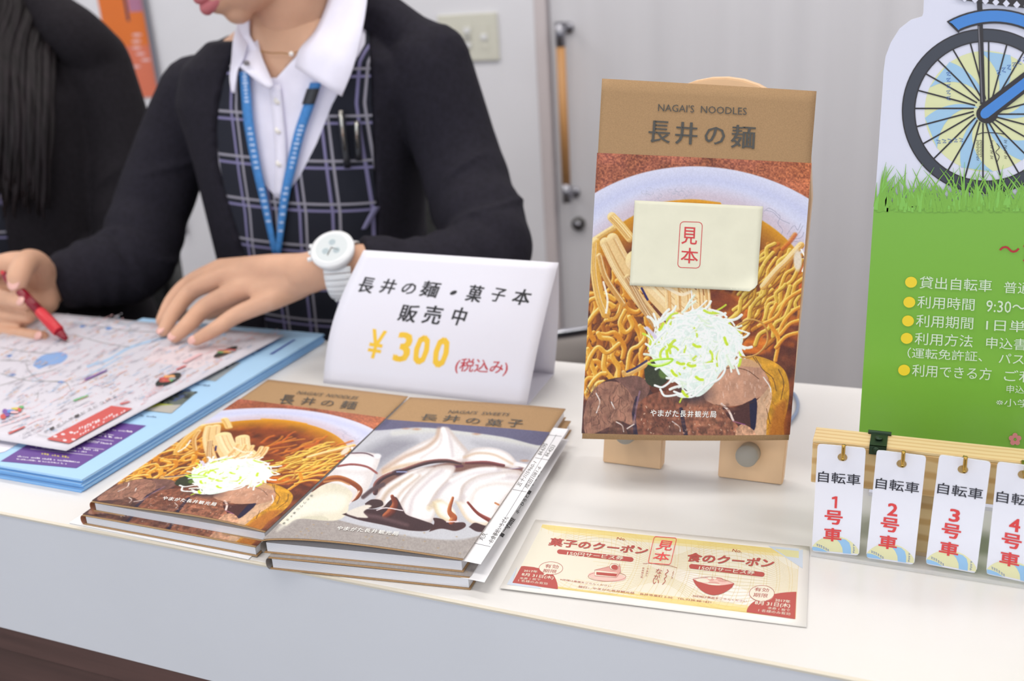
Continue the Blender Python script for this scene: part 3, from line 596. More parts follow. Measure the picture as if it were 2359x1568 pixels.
# sample slip stuck on the cover
sq=[(1467,462),(1762,476),(1747,671),(1455,657)]; st=thing('sample_note','pale yellow paper slip with a red stamp stuck on the standing booklet','paper note',tuple(fE(1600,560)))
HS,HSi=homog(sq); m_note=mat('note_paper',(224,222,200),.7,noise=((60,60,60),.015)); m_red=mat('red_stamp_ink',(206,62,66),.6)
def fS(x,y,o=.0011):
    u,v=HSi(x,y); c=max(0,u+v-1.72); return fE(x,y)-nE*(o+.10*c*c+.0012*math.sin(PI*u)*v)
g=[]
for v in np.linspace(0,1,24):
    row=[]
    for u in np.linspace(0,1,24):
        uu=min(u,1-.06*max(0,(v-.9)/.1)**2) ; x,y=HS(uu,v); row.append(fS(float(x),float(y)))
    g.append(row)
B().sheet(g,.00015).build('slip',m_note,st,True)
a=Art(lambda x,y:fS(x,y),-nE,8e-5)
def rrect(x0,y0,x1,y1,r,sk=0,n=6):
    o=[]
    for cx,cy,an in((x1-r,y1-r,0),(x0+r,y1-r,PI/2),(x0+r,y0+r,PI),(x1-r,y0+r,1.5*PI)): o+=[(cx+r*math.cos(an+PI/2*t/n),cy+r*math.sin(an+PI/2*t/n)) for t in range(n+1)]
    return [(x+sk*(y1-y)+0,y+.035*(x-x0)) for x,y in o]
a.stroke(rrect(1568,511,1619,616,9,.06),1.6,m_red,3,True)
a.text('見',(1577,562),(1612,564),(1579,523),m_red,3,.01); a.text('本',(1575,605),(1614,608),(1577,570),m_red,3,.01); a.build('stamp',st)

# --- easel
ea=thing('display_easel','small wooden plaque easel with grey knobs holding the booklet','easel',(-.153,.70,0))
m_beech=mat('beech_wood',(222,186,146),.5,noise=((26,26,3.5),.035)); m_knob=mat('grey_knob',(158,152,142),.45); m_wire=mat('pale_blue_wire',(150,165,190),.35,.6)
nB=np.array([0,math.cos(.26),-math.sin(.26)]); pB=np.array([-.1,.686,0.0])
fB=lambda x,y:onpl(x,y,pB,nB)
UB=np.array([1,0,0.]); VB=np.array([0,math.sin(.26),math.cos(.26)])
def bp(x,s): return pB*np.array([0,1,1])+UB*x+VB*s
# outline of the board in its own plane: two feet, an arch between, rounded top
xs=[fB(1389,1056),fB(1523,1080),fB(1653,1107),fB(1801,1133)]
xl,xl2,xr1,xr=[p[0] for p in xs]; top=.318; hh=lambda p:(p-bp(0,0))@VB
pr=fB(1874,430); slr=(pr[0]-xr)/hh(pr)
xt=xr+slr*.26
ptop=fB(1668,180); top=hh(ptop); cx=(xl+xr)/2+.004
out=[(xl,0.0),(xl2,0),(xl2,.055)]+[(xl2+(xr1-xl2)*t,.055+.010*math.sin(PI*t)) for t in(.1,.3,.5,.7,.9)]+[(xr1,.055),(xr1,0),(xr,0),(xr+slr*.13,.13),(xr+slr*.2,.215)]
rw=(xr-xl)/2
out+=[(cx+rw*math.cos(t),.235+(top-.235)*math.sin(t)) for t in np.linspace(.12,PI-.12,18)]+[(xl,.215),(xl,.13)]
n=len(out); V=[bp(x,s)+np.array([0,0,.0004]) for x,s in out]+[bp(x,s)+np.array([0,.0114,.0004]) for x,s in out]
bm=bmesh.new(); vs=[bm.verts.new(v) for v in V]; bm.faces.new(vs[:n]); bm.faces.new(vs[:n-1:-1]); 
for k_ in range(n): bm.faces.new((vs[k_],vs[n+k_],vs[n+(k_+1)%n],vs[(k_+1)%n]))
bmesh.ops.recalc_face_normals(bm,faces=bm.faces); bmesh.ops.bevel(bm,geom=[e for e in bm.edges if len(e.link_faces)==2 and e.calc_face_angle(0)>.9],offset=.0008,segments=2,affect='EDGES')
bm.verts.index_update(); B().add([v.co[:] for v in bm.verts],[[v.index for v in f.verts] for f in bm.faces]).build('board',m_beech,ea); bm.free()
for (px,py,L) in((1447,990,.016),(1723,1040,.016)):
    c=fB(px+4,py+2); b=B().tube([c+nB*.001,c-nB*(L-.001),c-nB*L],[.0083,.0083,.0076],40); b.build('knob',m_knob,ea,True)
wl=spline([G(1700,900,.02)+np.array([0,.03,.09]),G(1800,905,.006),G(1826,905,.003),G(1838,930,.0025),G(1828,960,.0025),G(1790,985,.0025),G(1690,985,.004)],8)
B().tube(wl,.0016,10).build('wire_prop',m_wire,ea,True)

# --- flat booklets
def flat_book(name,label,q,z0,th,bow,nu,nv,px,cv,Hpx,group,shade=(1,1),spine_m=m_kraft,jv=(.2,.995)):
    """q: XY corners tl,tr,br,bl"""
    q=[np.array([x,y,0.]) for x,y in q]; c=sum(q)/4
    r=thing(name,label,'booklet',(c[0],c[1],z0),group)
    up=np.array([0,0,1.]); qb=[p+up*z0 for p in q]
    slab(qb,up,.0001,.0006).build('back_cover',m_kraft,r); slab(qb,up,.0007,th-.0012,(.012,.01,.006,.006)).build('page_block',m_page,r)
    b0=bil([p+up*(z0+th) for p in q])
    S=lambda u,v:b0(u,v)+up*bow(u,v)
    cover(r,S,up,nu,nv,cv_h(Hpx),cv,.0005,jv[0],jv[1])
    # rounded spine on the left
    L=[qb[3]+(qb[0]-qb[3])*t for t in np.linspace(0,1,12)]; ax=(q[3]-q[2])/np.linalg.norm(q[3]-q[2]); hz=th/2-.0002
    g=[[p+up*(hz+hz*math.cos(a_))+ax*(.0022*math.sin(a_))+up*.0003 for a_ in np.linspace(0,PI,9)] for p in L]
    B().sheet(g,.0005).build('spine',spine_m,r,True)
    return r,S
def cv_h(h): return h
# noodle booklets on the counter; the photo on them is the same print
jac=lambda U,V:HE(U,np.asarray(V))
nq=[G(618,874,.017),G(941,913,.017),G(610,1226,.017),G(210,1156,.017)]; nq2=[(p[0],p[1]) for p in nq]
lowq=[(x-.004,y-.0075) for x,y in nq2]
m_sp=mat('photo_spine',(150,90,60),.45)
pp=thing('paper_sheet','white sheet of paper lying under the ramen booklets at the counter edge','paper',(-.5,.6,.0002))
B().add([(-.589,.4785,.0003),(-.42,.4765,.0003),(-.425,.70,.0003),(-.592,.70,.0003)]+[(-.589,.4785,.0008),(-.42,.4765,.0008),(-.425,.70,.0008),(-.592,.70,.0008)],[(3,2,1,0),(4,5,6,7),(0,1,5,4),(1,2,6,5),(2,3,7,6),(3,0,4,7)]).build('sheet',m_lpaper,pp)
flat_book('noodle_booklet','ramen booklet lying under another ramen booklet, only its edge showing',lowq,.0009,.0078,lambda u,v:.0004*np.sin(PI*np.clip(u,0,1)),150,150,None,NP,jac,'ramen booklets on the counter',spine_m=m_sp)
nb,SN=flat_book('noodle_booklet','uppermost ramen booklet lying flat beside the blue leaflets',nq2,.0089,.0078,lambda u,v:.0055*np.clip(u,0,1)*np.sin(PI*np.clip(u,0,1))*v**3+.0003,300,360,None,NP,jac,'ramen booklets on the counter',spine_m=m_sp)
HN,HNi=homog([(618,874),(941,913),(610,1226),(210,1156)])
AP_=(lambda x,y:(lambda uv:SN(float(uv[0]),float(uv[1])))(HNi(x,y)),(0,0,1),8e-5); RT_=nb; a=Art(*AP_)
a.text("NAGAI'S  NOODLES",(684,909),(822,922),(692,902),m_ink,14)
for s_,x0,x1,y0,y1 in(('長',643,680,931,910),('井',693,728,933,916),('の',738,770,935,923),('麺',783,822,942,924)): a.text(s_,(x0,y0),(x1-4,y0+3),(x0+9,y1),m_ink,14,.004)
a.build('title_lettering',RT_); a=Art(*AP_)
for k_,s_ in enumerate('やまがた長井観光局'):
    x=376+k_*14; a.text(s_,(x,1157+k_*2.1),(x+11,1159+k_*2.1),(x+5,1149+k_*2.1),m_inkw,14,.02)
a.build('publisher_lettering',nb)
# sweets booklets
wq=[G(944,914,.0195),G(1303,939,.0195),G(1065,1289,.0195),G(604,1245,.0195)]; wq2=[(p[0],p[1]) for p in wq]
HW,HWi=homog([(944,914),(1303,939),(1065,1289),(604,1245)])
low=[(x+.006,y-.004) for x,y in wq2]; low[0]=(low[0][0]-.002,low[0][1]+.0); 
sb2,_=flat_book('sweets_booklet','lower sweets booklet, only its front edge showing under the other',low,.0003,.0088,lambda u,v:.0006*np.sin(PI*np.clip(u,0,1)),150,120,None,SP,HW,'sweets booklets on the counter',spine_m=mat('spine_grey',(120,112,106),.45))
sb,SW=flat_book('sweets_booklet','uppermost sweets booklet with soft cream cover beside the ramen booklets',wq2,.0098,.0088,lambda u,v:.0042*np.sin(PI*np.clip(u,0,1)**.7)*v**4+.0006-.004*np.clip(u-.8,0,1)*(1-v),330,300,None,SP,HW,'sweets booklets on the counter',spine_m=mat('spine_grey',(120,112,106),.45))
fW=lambda x,y:(lambda uv:SW(float(uv[0]),float(uv[1])))(HWi(x,y))
AP_=(fW,(0,0,1),8e-5); RT_=sb; a=Art(*AP_)
a.text("NAGAI'S  SWEETS",(1033,953),(1172,960),(1039,946),m_ink,14)
for s_,x0,x1,y0,y1 in(('長',968,1010,969,955),('井',1020,1062,972,957),('の',1072,1108,976,964),('菓',1118,1160,982,966),('子',1168,1206,984,967)): a.text(s_,(x0,y0),(x1-4,y0+3),(x0+7,y1),m_ink,14,.004)
a.build('title_lettering',RT_); a=Art(*AP_)
for k_,s_ in enumerate('やまがた長井観光局'):
    x=778+k_*16; a.text(s_,(x,1232+k_*1.3),(x+13,1233+k_*1.3),(x+4,1223+k_*1.3),m_inkw,14,.012)
a.build('publisher_lettering',sb); a=Art(*AP_)
for k_,s_ in enumerate('協力つつじ庵千花庵'): 
    t=k_/9; x=716-t*70; y=1142+t*72; a.text(s_,(x,y),(x-3.6,y+4.2),(x+5.5,y+2.5),m_ink,14)
a.build('side_lettering',sb)
# slips of paper tucked into the two booklets, seen at their right side
m_slip=mat('slip_paper',(232,232,236),.6); m_line=mat('table_line_grey',(130,130,136),.6)
def slip(label,P,z,art=None):
    r=thing('paper_slip',label,'paper slip',(P[0][0],P[0][1],z),'paper slips tucked in the sweets booklets')
    V=[(x,y,z) for x,y in P]+[(x,y,z+.0002) for x,y in P]; B().add(V,[(3,2,1,0),(4,5,6,7),(0,1,5,4),(1,2,6,5),(2,3,7,6),(3,0,4,7)]).build('sheet',m_slip,r)
    return r
za=.0188
sa_=[G(1309,986,za),G(1107,1297,za)]; s1=slip('printed address slip sticking out of the upper sweets booklet',[(sa_[1][0]-.07,sa_[1][1]+.003),(sa_[1][0],sa_[1][1]),(sa_[0][0],sa_[0][1]),(sa_[0][0]-.07,sa_[0][1]-.003)],za-.0009)
fz=lambda x,y:G(x,y,za-.0007); a=Art(fz,(0,0,1),6e-5)
a.stroke([(1282,1001),(1127,1253)],1,m_line,2)
for P in([(1258,1001),(1294,1005)],[(1233,1054),(1265,1060)],[(1181,1127),(1213,1133)],[(1090,1250),(1130,1259)]): a.stroke(P,1,m_line,2)
a.text('五十川5960-1',(1198,1122),(1237,1066),(1189,1117),m_ink,2); a.text('成田1081-6',(1216,1126),(1248,1077),(1207,1121),m_ink,2)
a.text('84-6295',(1247,1049),(1262,1023),(1238,1046),m_ink,2); a.text('84-4253',(1262,1052),(1280,1027),(1254,1049),m_ink,2)
a.text('丸久',(1112,1246),(1124,1230),(1102,1241),m_ink,2); a.text('お食事処いちぜん',(1135,1251),(1173,1192),(1124,1246),m_ink,2); a.build('printed_text',s1)
zb=.0092
sb_=[G(1311,1012,zb),G(1116,1341,zb)]; s2=slip('wide white slip sticking out below the address slip',[(sb_[1][0]-.08,sb_[1][1]+.003),(sb_[1][0],sb_[1][1]),(sb_[0][0],sb_[0][1]),(sb_[0][0]-.08,sb_[0][1]-.003)],zb-.0001)
fz2=lambda x,y:G(x,y,zb+.0002); a=Art(fz2,(0,0,1),6e-5); m_ink2=mat('black_ink',(40,40,40),.6)
a.text('醤 一守田佳',(1158,1238),(1188,1196),(1147,1231),m_ink2,2,.02); a.text('ホ一ひろと麺',(1194,1184),(1225,1132),(1187,1180),m_ink2,2,.02); a.text('やてる◆',(1227,1122),(1250,1082),(1220,1117),m_ink2,2,.02); a.build('printed_text',s2)

# --- tent card
tc_=thing('price_card','folded white tent card with brush lettering and a yellow price','sign',(-.43,.815,0))
m_card=mat('white_card',(230,229,240),.55); m_brush=mat('brush_black',(42,42,46),.6); m_yel=mat('price_yellow',(244,200,60),.6); m_redb=mat('brush_red',(196,60,70),.6)
A0,A1=G(745,882),G(1213,937); T0,T1=atY(838,576,.822),atY(1287,605,.822)
def SC(u,v):                       # front leaf, gently bowed
    p=(A0*(1-u)+A1*u)*(1-v)+(T0*(1-u)+T1*u)*v
    return p+np.array([-.0075*math.sin(PI*v)*(1-u)**2,-.006*math.sin(PI*v),.0])
g=[[SC(u,v) for u in np.linspace(0,1,20)] for v in np.linspace(0,1,20)]; B().sheet(g,.0004).build('front_leaf',m_card,tc_,True)
K0=A0+np.array([.004,.078,0]);K1=G(1276,862)
g=[[(K0*(1-u)+K1*u)*(1-v)+(T0*(1-u)+T1*u)*v+np.array([0,.006*math.sin(PI*v),0]) for u in np.linspace(0,1,12)] for v in np.linspace(0,1,16)]; B().sheet(g,.0004).build('back_leaf',m_card,tc_,True)
g=[[(A0*(1-u)+A1*u)*(1-v)+(K0*(1-u)+K1*u)*v+np.array([0,0,.0004]) for u in np.linspace(0,1,4)] for v in np.linspace(0,1,4)]; B().sheet(g,.0004).build('base_flap',m_card,tc_)
HC,HCi=homog([(838,576),(1287,605),(1213,937),(745,882)])
nC=np.cross(T0-A0,A1-A0);nC=-nC/np.linalg.norm(nC); nC=nC if nC[1]<0 else -nC
def fC(x,y):      # point of the bowed leaf seen at this place of the drawing
    u,v=map(float,HCi(x,y)); v=1-v
    for _ in range(6):
        p=SC(u,v); q=pjv(p)[0]; du=(SC(u+.01,v),SC(u,v+.01)); j=np.stack([(pjv(d_)[0]-q)/.01 for d_ in du],1); e=np.linalg.solve(j,np.array([x,y])-q); u+=e[0];v+=e[1]
    return SC(u,v)
a=Art(fC,nC,1.2e-4)
for s_,x0,x1,y0,y1 in(('長',829,862,671,637),('井',880,912,673,641),('の',928,958,674,650),('麺',972,1012,681,646),('・',1041,1050,676,667),('菓',1078,1112,692,655),('子',1134,1164,692,662),('本',1184,1223,699,664),('販',922,962,738,700),('売',978,1018,743,702),('中',1044,1074,746,706)):
    a.text(s_,(x0-7,y0),(x1-8,y0+5),(x0+7,y1),m_brush,3,.026)
a.text('¥',(843,822),(874,827),(860,758),m_yel,3,.02)
for s_,x0,x1,y0,y1 in(('3',906,937,830,765),('0',949,978,836,771),('0',994,1023,843,776)): a.text(s_,(x0,y0),(x1,y0+4),(x0+16,y1),m_yel,3,.04)

a.text('(税込み)',(1046,859),(1166,866),(1054,824),m_redb,3,.01); a.build('lettering',tc_)

# --- coupon
cp=thing('coupon_sheet','cream printed coupon sheet lying flat on the counter in front of the easel','coupon',(-.145,.55,0))
m_cp=mat('coupon_paper',(232,228,222),.6)
cq=[G(x,y,.0006) for x,y in((1234,1197),(1865,1259),(1858,1445),(1151,1357))]
def fcp(x,y): p=G(x,y,.0006); return p
g=[[bil(cq)(u,v)+np.array([0,0,.0008*v**3*(1-u)+.0002]) for u in np.linspace(0,1,16)] for v in np.linspace(0,1,16)]; B().sheet(g,.0002).build('sheet',m_cp,cp,True)
HP,HPi=homog([(1234,1197),(1865,1259),(1858,1445),(1151,1357)])
fP=lambda x,y:(lambda u,v:bil(cq)(u,v)+np.array([0,0,.0008*v**3*(1-u)+.0003]))(*map(float,HPi(x,y)))
a=Art(fP,(0,0,1),3e-5)
mc={k_:mat('coupon_'+k_,v,.6) for k_,v in dict(cream=(226,221,204),yellow=(226,207,136),lt_yellow=(228,214,164),brick=(178,80,74),blue=(196,206,220),line=(222,198,124),green=(214,210,160),rose=(214,160,150),pink=(228,190,180),sage=(206,210,196)).items()}
nc=(1140,1180,.3222); P5=lambda x,y:(nc[0]+x*nc[2],nc[1]+y*nc[2])
def pl(pts,m,L): a.poly([P5(x,y) for x,y in pts],m,L)
pl([(340,88),(2175,278),(2148,765),(125,512)],mc['cream'],1)
# bands of yellow at top and bottom fade in steps
def lerp(A_,B_,t): return (A_[0]+(B_[0]-A_[0])*t,A_[1]+(B_[1]-A_[1])*t)
TL,TR,BR,BL=(340,88),(2175,278),(2148,765),(125,512)
for t0,t1,m in((0,.07,'yellow'),(.07,.11,'lt_yellow')):
    pl([lerp(TL,BL,t0),lerp(TR,BR,t0),lerp(TR,BR,t1),lerp(TL,BL,t1)],mc[m],2); pl([lerp(TL,BL,1-t1),lerp(TR,BR,1-t1),lerp(TR,BR,1-t0),lerp(TL,BL,1-t0)],mc[m],2)
def uvp(u,v): return P5(*lerp(lerp(TL,TR,u),lerp(BL,BR,u),v))
for q in range(44):            # guilloche lines
    ph=q*.024; a.stroke([uvp(min(1,max(0,ph+.035*math.sin(PI*v)*(1 if q%2 else .6))),v) for v in np.linspace(.02,.98,14)],.5,mc['line'],3)
for q in range(26):
    a.stroke([uvp(u,min(.99,max(.01,.5+(q/26-.5)*(1.7-.9*math.cos(2*PI*u*2))*.55+.0*u))) for u in np.linspace(0,1,40)],.45,mc['line'],3)
pl([(1950,243),(2172,262),(2175,275),(2202,268),(2200,405)],mc['blue'],4); pl([(1995,262),(2172,280),(2172,330),(2080,318)],mc['green'],5)
pl([(160,395),(85,525),(335,556),(300,535),(125,512)],mc['blue'],4)
br=mc['brick']
pl([(210,350)]+[(210+ (447-210)*math.sin(t)*1.0,555-(555-350)*math.cos(t)+(t/1.57)*0) for t in np.linspace(.1,1.57,14)]+[(440,556),(125,512)],br,5)
pl([(2155,572),(2146,767),(1795,718)]+[(1795+ (2155-1795)*(1-math.cos(t)),718-(718-572)*math.sin(t)) for t in np.linspace(.1,1.5,12)],br,5)
def bub(cx,cy,rx,ry,tail):
    a.ell(P5(cx,cy),rx*.3222,ry*.3222,mc['cream'],6,rot=.08); a.ring(P5(cx,cy),rx*.3222,ry*.3222,1,br,7); pl(tail,mc['cream'],8)
bub(398,405,84,46,[(345,445),(350,458),(380,440)]); bub(1905,583,90,56,[(1890,628),(1935,640),(1925,625)])
def tx(s_,bl,br_,tl,m=br,L=9,bold=0): a.text(s_,P5(*bl),P5(*br_),P5(*tl),m,L,bold)
tx('菓子のクーポン',(380,240),(1075,306),(400,186),bold=.05); tx('食のクーポン',(1362,352),(1980,400),(1382,292),bold=.05)
tx('No.',(865,198),(930,206),(872,180)); tx('No.',(1690,284),(1758,292),(1697,265))
for x0,y0 in((440,268),(1380,372)):
    P=[(x0+18+r_*math.cos(t)*17+(0 if r_<0 else 0),y0) for r_ in(1,) for t in(0,)]
    x1=x0+545;dy=55 if x0<900 else 58
    pts=[(x0+22-20*math.sin(t),y0+17-17*math.cos(t)) for t in np.linspace(0,PI,9)]+[(x1-20+20*math.sin(t),y0+17+dy+17*math.cos(t)) for t in np.linspace(0,PI,9)]
    pl(pts,br,5); tx('150円サービス券',(x0+70,y0+42),(x0+468,y0+78),(x0+78,y0+14),mc['cream'],9,.02)
tx('有効',(352,402),(448,410),(360,374)); tx('期限',(338,434),(434,442),(346,410)); tx('有効',(1848,568),(1952,576),(1856,540)); tx('期限',(1840,608),(1945,616),(1848,580))
cr=mc['cream']
tx('2017年',(205,432),(300,440),(209,415),cr,9,.02); tx('8月 31日(木)',(188,464),(412,490),(196,438),cr,9,.02); tx('本券 1 枚で',(175,486),(320,498),(180,470),cr); tx('1 名様のみ有効',(165,504),(372,528),(170,486),cr)
tx('2017年',(2000,642),(2108,655),(2004,620),cr,9,.02); tx('8月 31日(木)',(1852,668),(2105,692),(1860,634),cr,9,.02); tx('本券 1 枚で',(1945,696),(2105,716),(1950,678),cr); tx('1 名様のみ有効',(1878,714),(2108,742),(1884,694),cr)
tx('※詳細は裏面をごらんください',(460,492),(822,540),(464,480)); tx('※詳細は裏面をごらんください',(1405,608),(1795,648),(1409,594))
tx('発行：やまがた長井観光局　長井市東町 2-50　TEL.0238-88-1831',(590,545),(1538,656),(594,530))
# sample stamp, river mark
m_rs=mat('stamp_bright_red',(232,80,84),.6)
pts=[(x*.0+x,y) for x,y in rr(1092,1298,182,372,18)]; sk=lambda x,y:(x+(372-y)*.24-26+0,y+(x-1195)*.07)
a.stroke([P5(*sk(x*.78+262,y)) for x,y in pts],1.3,m_rs,10,True)
tx('見',(1142,268),(1252,278),(1170,202),m_rs,10,.012); tx('本',(1118,345),(1232,356),(1140,284),m_rs,10,.012)
a.stroke([P5(x,y) for x,y in spline([(1052,372),(1110,368),(1180,380),(1240,384),(1298,402)],6)],.7,br,9)
for s_,x,y in(('な',1140,442),('が',1126,482),('い',1118,515)): tx(s_,(x,y),(x+44,y+5),(x+9,y-36))
a.stroke([P5(x,y) for x,y in spline([(1225,412),(1232,428),(1212,446),(1220,462),(1204,480),(1212,496),(1190,522)],6)],1.4,br,9)
for k_,s_ in enumerate('やまがた'): tx(s_,(1078-k_*3,414+k_*16),(1094-k_*3,416+k_*16),(1080-k_*3,402+k_*16))
for k_,s_ in enumerate('長井観光局'): tx(s_,(1046-k_*3,410+k_*16),(1062-k_*3,412+k_*16),(1048-k_*3,398+k_*16))
for k_,s_ in enumerate('ようこそ'): tx(s_,(1262-k_*3,436+k_*15),(1274-k_*3,437+k_*15),(1264-k_*3,424+k_*15))
# cake and noodle bowl drawings
a.ell(P5(796,464),134*.3222,34*.3222,mc['pink'],6,rot=.09); a.ring(P5(796,464),134*.3222,34*.3222,.8,br,7)
pl([(708,420),(868,432),(862,470),(708,460)],mc['cream'],8); pl([(720,432),(868,444),(862,466),(720,452)],br,9); pl([(708,418),(815,392),(890,388),(893,430),(868,470),(868,438)],mc['rose'],8); a.stroke([P5(*p) for p in((708,418),(815,392),(890,388),(893,430),(862,472),(708,460))],.7,br,10,True)
a.ell(P5(846,395),32*.3222,24*.3222,mc['cream'],10); a.ell(P5(850,398),24*.3222,18*.3222,br,11); a.ring(P5(846,395),32*.3222,24*.3222,.7,br,12); a.stroke([P5(880,392),P5(888,382),P5(884,372)],.8,br,12)
pl([(1408,482)]+[(1408+(1706-1408)*t,482+36*t+ (110*math.sin(PI*t)**.7)*(1-.25*t)) for t in np.linspace(.05,.95,14)]+[(1706,514)],br,7)
pl([(1412,484)]+[(1412+290*t,484+30*t-26*math.sin(PI*t)*1.0) for t in np.linspace(.05,.95,12)]+[(1704,512)]+[(1704-292*t,512-28*t+28*math.sin(PI*t)) for t in np.linspace(.05,.95,12)],mc['pink'],8)
for x,y,rx,ry,m in((1480,492,50,14,mc['cream']),(1540,484,22,11,mc['rose']),(1590,478,34,9,mc['rose']),(1560,510,40,9,mc['rose']),(1620,496,34,7,mc['rose']),(1530,476,14,8,mc['cream']),(1565,476,14,7,mc['cream']),(1560,520,50,6,mc['cream'])): a.ell(P5(x,y),rx*.3222,ry*.3222,m,9,rot=.08)
a.stroke([P5(1408,482)]+[P5(1408+298*t,482+32*t-30*math.sin(PI*t)) for t in np.linspace(.05,.95,12)]+[P5(1706,514)],.8,br,10)
a.build('printed_design',cp)
# ================================================================== LEAFLETS AND MAP
m_bl=mat('leaflet_blue',(166,204,236),.45); m_bl2=mat('leaflet_blue_edge',(118,180,238),.5); m_purp=mat('panel_purple',(98,64,142),.5)
lx0,lx1,ly0,ly1=-.880,-.618,.522,.885
TH=.00125; NL=9
for k in range(NL):
    z0=.0002+k*TH; dx=rng.uniform(-.0012,.0012)-(.0012 if k==0 else 0);dy=rng.uniform(-.0015,.0015)-(.0025 if k==0 else (.0 if k<NL-1 else -.001))
    top_=k==NL-1
    r=thing('folded_leaflet','uppermost pale blue folded leaflet with a purple panel, under the map' if top_ else ('lowest pale blue leaflet of the stack, lying on the counter' if k==0 else 'pale blue folded leaflet, %s of the stack under the map'%['','second from the bottom','third from the bottom','fourth from the bottom','in the middle','fourth from the top','third from the top','second from the top',''][k]),'leaflet',((lx0+lx1)/2,(ly0+ly1)/2,z0),'blue leaflets stacked under the map')
    for j,(zz0,zz1) in enumerate(((0,.00052),(.00062,.00112))):
        o=B(); c=[(lx0+dx,ly0+dy+j*.0006),(lx1+dx,ly0+dy+j*.0006),(lx1+dx-j*.0005,ly1+dy),(lx0+dx,ly1+dy)]
        n=14; g=[[ (c[0][0]+(c[1][0]-c[0][0])*u, c[0][1]+(c[3][1]-c[0][1])*v, z0+(zz0+zz1)/2+ (.0010 if (k in(0,) and j==1) else 0)*0+ (.0006*math.sin(PI*u*2+k)*(1-v)**6 if k>0 and False else 0)) for u in np.linspace(0,1,n)] for v in np.linspace(0,1,n)]
        o.sheet(g,zz1-zz0).build('folded_sheet',m_bl if (j or top_) else m_bl2,r)
    if k==0: 
        g=[[(lx1-.05+.05*u+.0008,ly0-.003+.03*v,.0012+.003*(1-v)*math.sin(PI*u)**2) for u in np.linspace(0,1,12)] for v in np.linspace(0,1,8)]
    if top_: topleaf=r
zt=.0002+NL*TH+.0001; fz3=lambda x,y:G(x,y,zt); a=Art(fz3,(0,0,1),5e-5)
m_w2=mat('print_white',(226,222,232),.5); m_yl=mat('print_yellow',(206,190,90),.5); m_gy=mat('print_blue_grey',(96,120,150),.5)
a.poly([(1,1062),(176,1078),(337,980),(262,972),(176,978),(66,1022)],m_purp,1)
def tline(A_,B_,h,m,L=2,n=None,art=None,dens=.8):
    """a line of print too small to read: short uneven strokes"""
    A_=np.array(A_,float);B_=np.array(B_,float);d=B_-A_;Ln=np.linalg.norm(d);n=n or max(3,int(Ln/(h*1.1)));nrm=np.array([-d[1],d[0]])/Ln*-1
    for q in range(n):
        if rng.random()>dens: continue
        p=A_+d*(q+.15)/n; wv=Ln/n*rng.uniform(.45,.85)*d/Ln; hh_=h*rng.uniform(.35,.9)
        art.poly([p,p+wv,p+wv+np.array([0,-hh_]),p+np.array([0,-hh_])],m,L)
for A_,B_,h,m in(((40,1052),(185,1066),4,m_w2),((38,1058),(160,1070),3,m_w2),((95,1046),(160,1055),5,m_yl),((82,1031),(200,1042),3,m_w2),((170,1032),(232,1040),4,m_w2),((200,1018),(258,1024),4,m_w2),((190,1014),(236,1019),3,m_w2),((222,1004),(282,1011),4,m_w2),((228,999),(262,1003),3,m_w2),((240,989),(305,996),4,m_w2),((252,981),(268,983),5,m_yl)): tline(A_,B_,h,m,art=a)
for P in([(70,1034),(214,1049)],[(190,1030),(240,1035)],[(212,1010),(262,1016)]): a.stroke(P,.8,m_w2,2)
m_ph=[mat('print_photo_%d'%i,c,.5) for i,c in enumerate([(60,68,62),(168,176,60),(176,172,164),(70,84,120),(96,104,98),(150,156,160),(40,46,44),(62,84,160)])]
a.poly([(317,944),(395,952),(455,902),(378,897)],m_ph[4],1); a.poly([(330,940),(352,928),(400,932),(370,944)],m_ph[1],2); a.poly([(330,944),(395,952),(418,932),(372,934)],m_ph[2],3)
for q in range(50):
    t=rng.random(); x=368+t*70+rng.uniform(-16,16);y=925-t*18+rng.uniform(-9,5); a.ell((x,y),rng.uniform(3,8),rng.uniform(1.5,3.5),m_ph[[0,3,6,0,3][q%5]],4,n=8)
a.poly([(440,871),(496,878),(555,835),(500,830)],m_ph[5],1)
for q in range(40):
    t=rng.random(); x=458+t*70+rng.uniform(-14,14);y=866-t*28+rng.uniform(-5,5); a.ell((x,y),rng.uniform(3,7),rng.uniform(1.5,3),m_ph[[4,2,0,5,6][q%5]],4,n=8)
a.poly([(540,805),(596,809),(652,774),(620,770)],m_ph[7],1); a.poly([(536,806),(590,809),(598,804),(545,801)],m_ph[6],2); a.poly([(620,816),(628,816),(682,782),(676,782)],m_ph[7],1)
for A_,B_ in(((300,956),(360,962)),((440,886),(485,890)),((560,815),(590,818))): tline(A_,B_,4,m_gy,art=a)
a.poly([(-30,1050),(12,1040),(52,1016),(-30,1006)],m_w2,1); a.poly([(-10,1018),(20,1010),(14,1006),(-10,1008)],m_ph[1],2)
a.build('printed_design',topleaf)
def inside(P,x,y):
    x=np.asarray(x,float);y=np.asarray(y,float);r=np.zeros(x.shape,bool);n=len(P)
    for k in range(n):
        (x1,y1),(x2,y2)=P[k],P[(k+1)%n]
        c=((y1>y)!=(y2>y)); xi=x1+(y-y1)*(x2-x1)/((y2-y1) if abs(y2-y1)>1e-9 else 1e-9); r^=c&(x<xi)
    return r
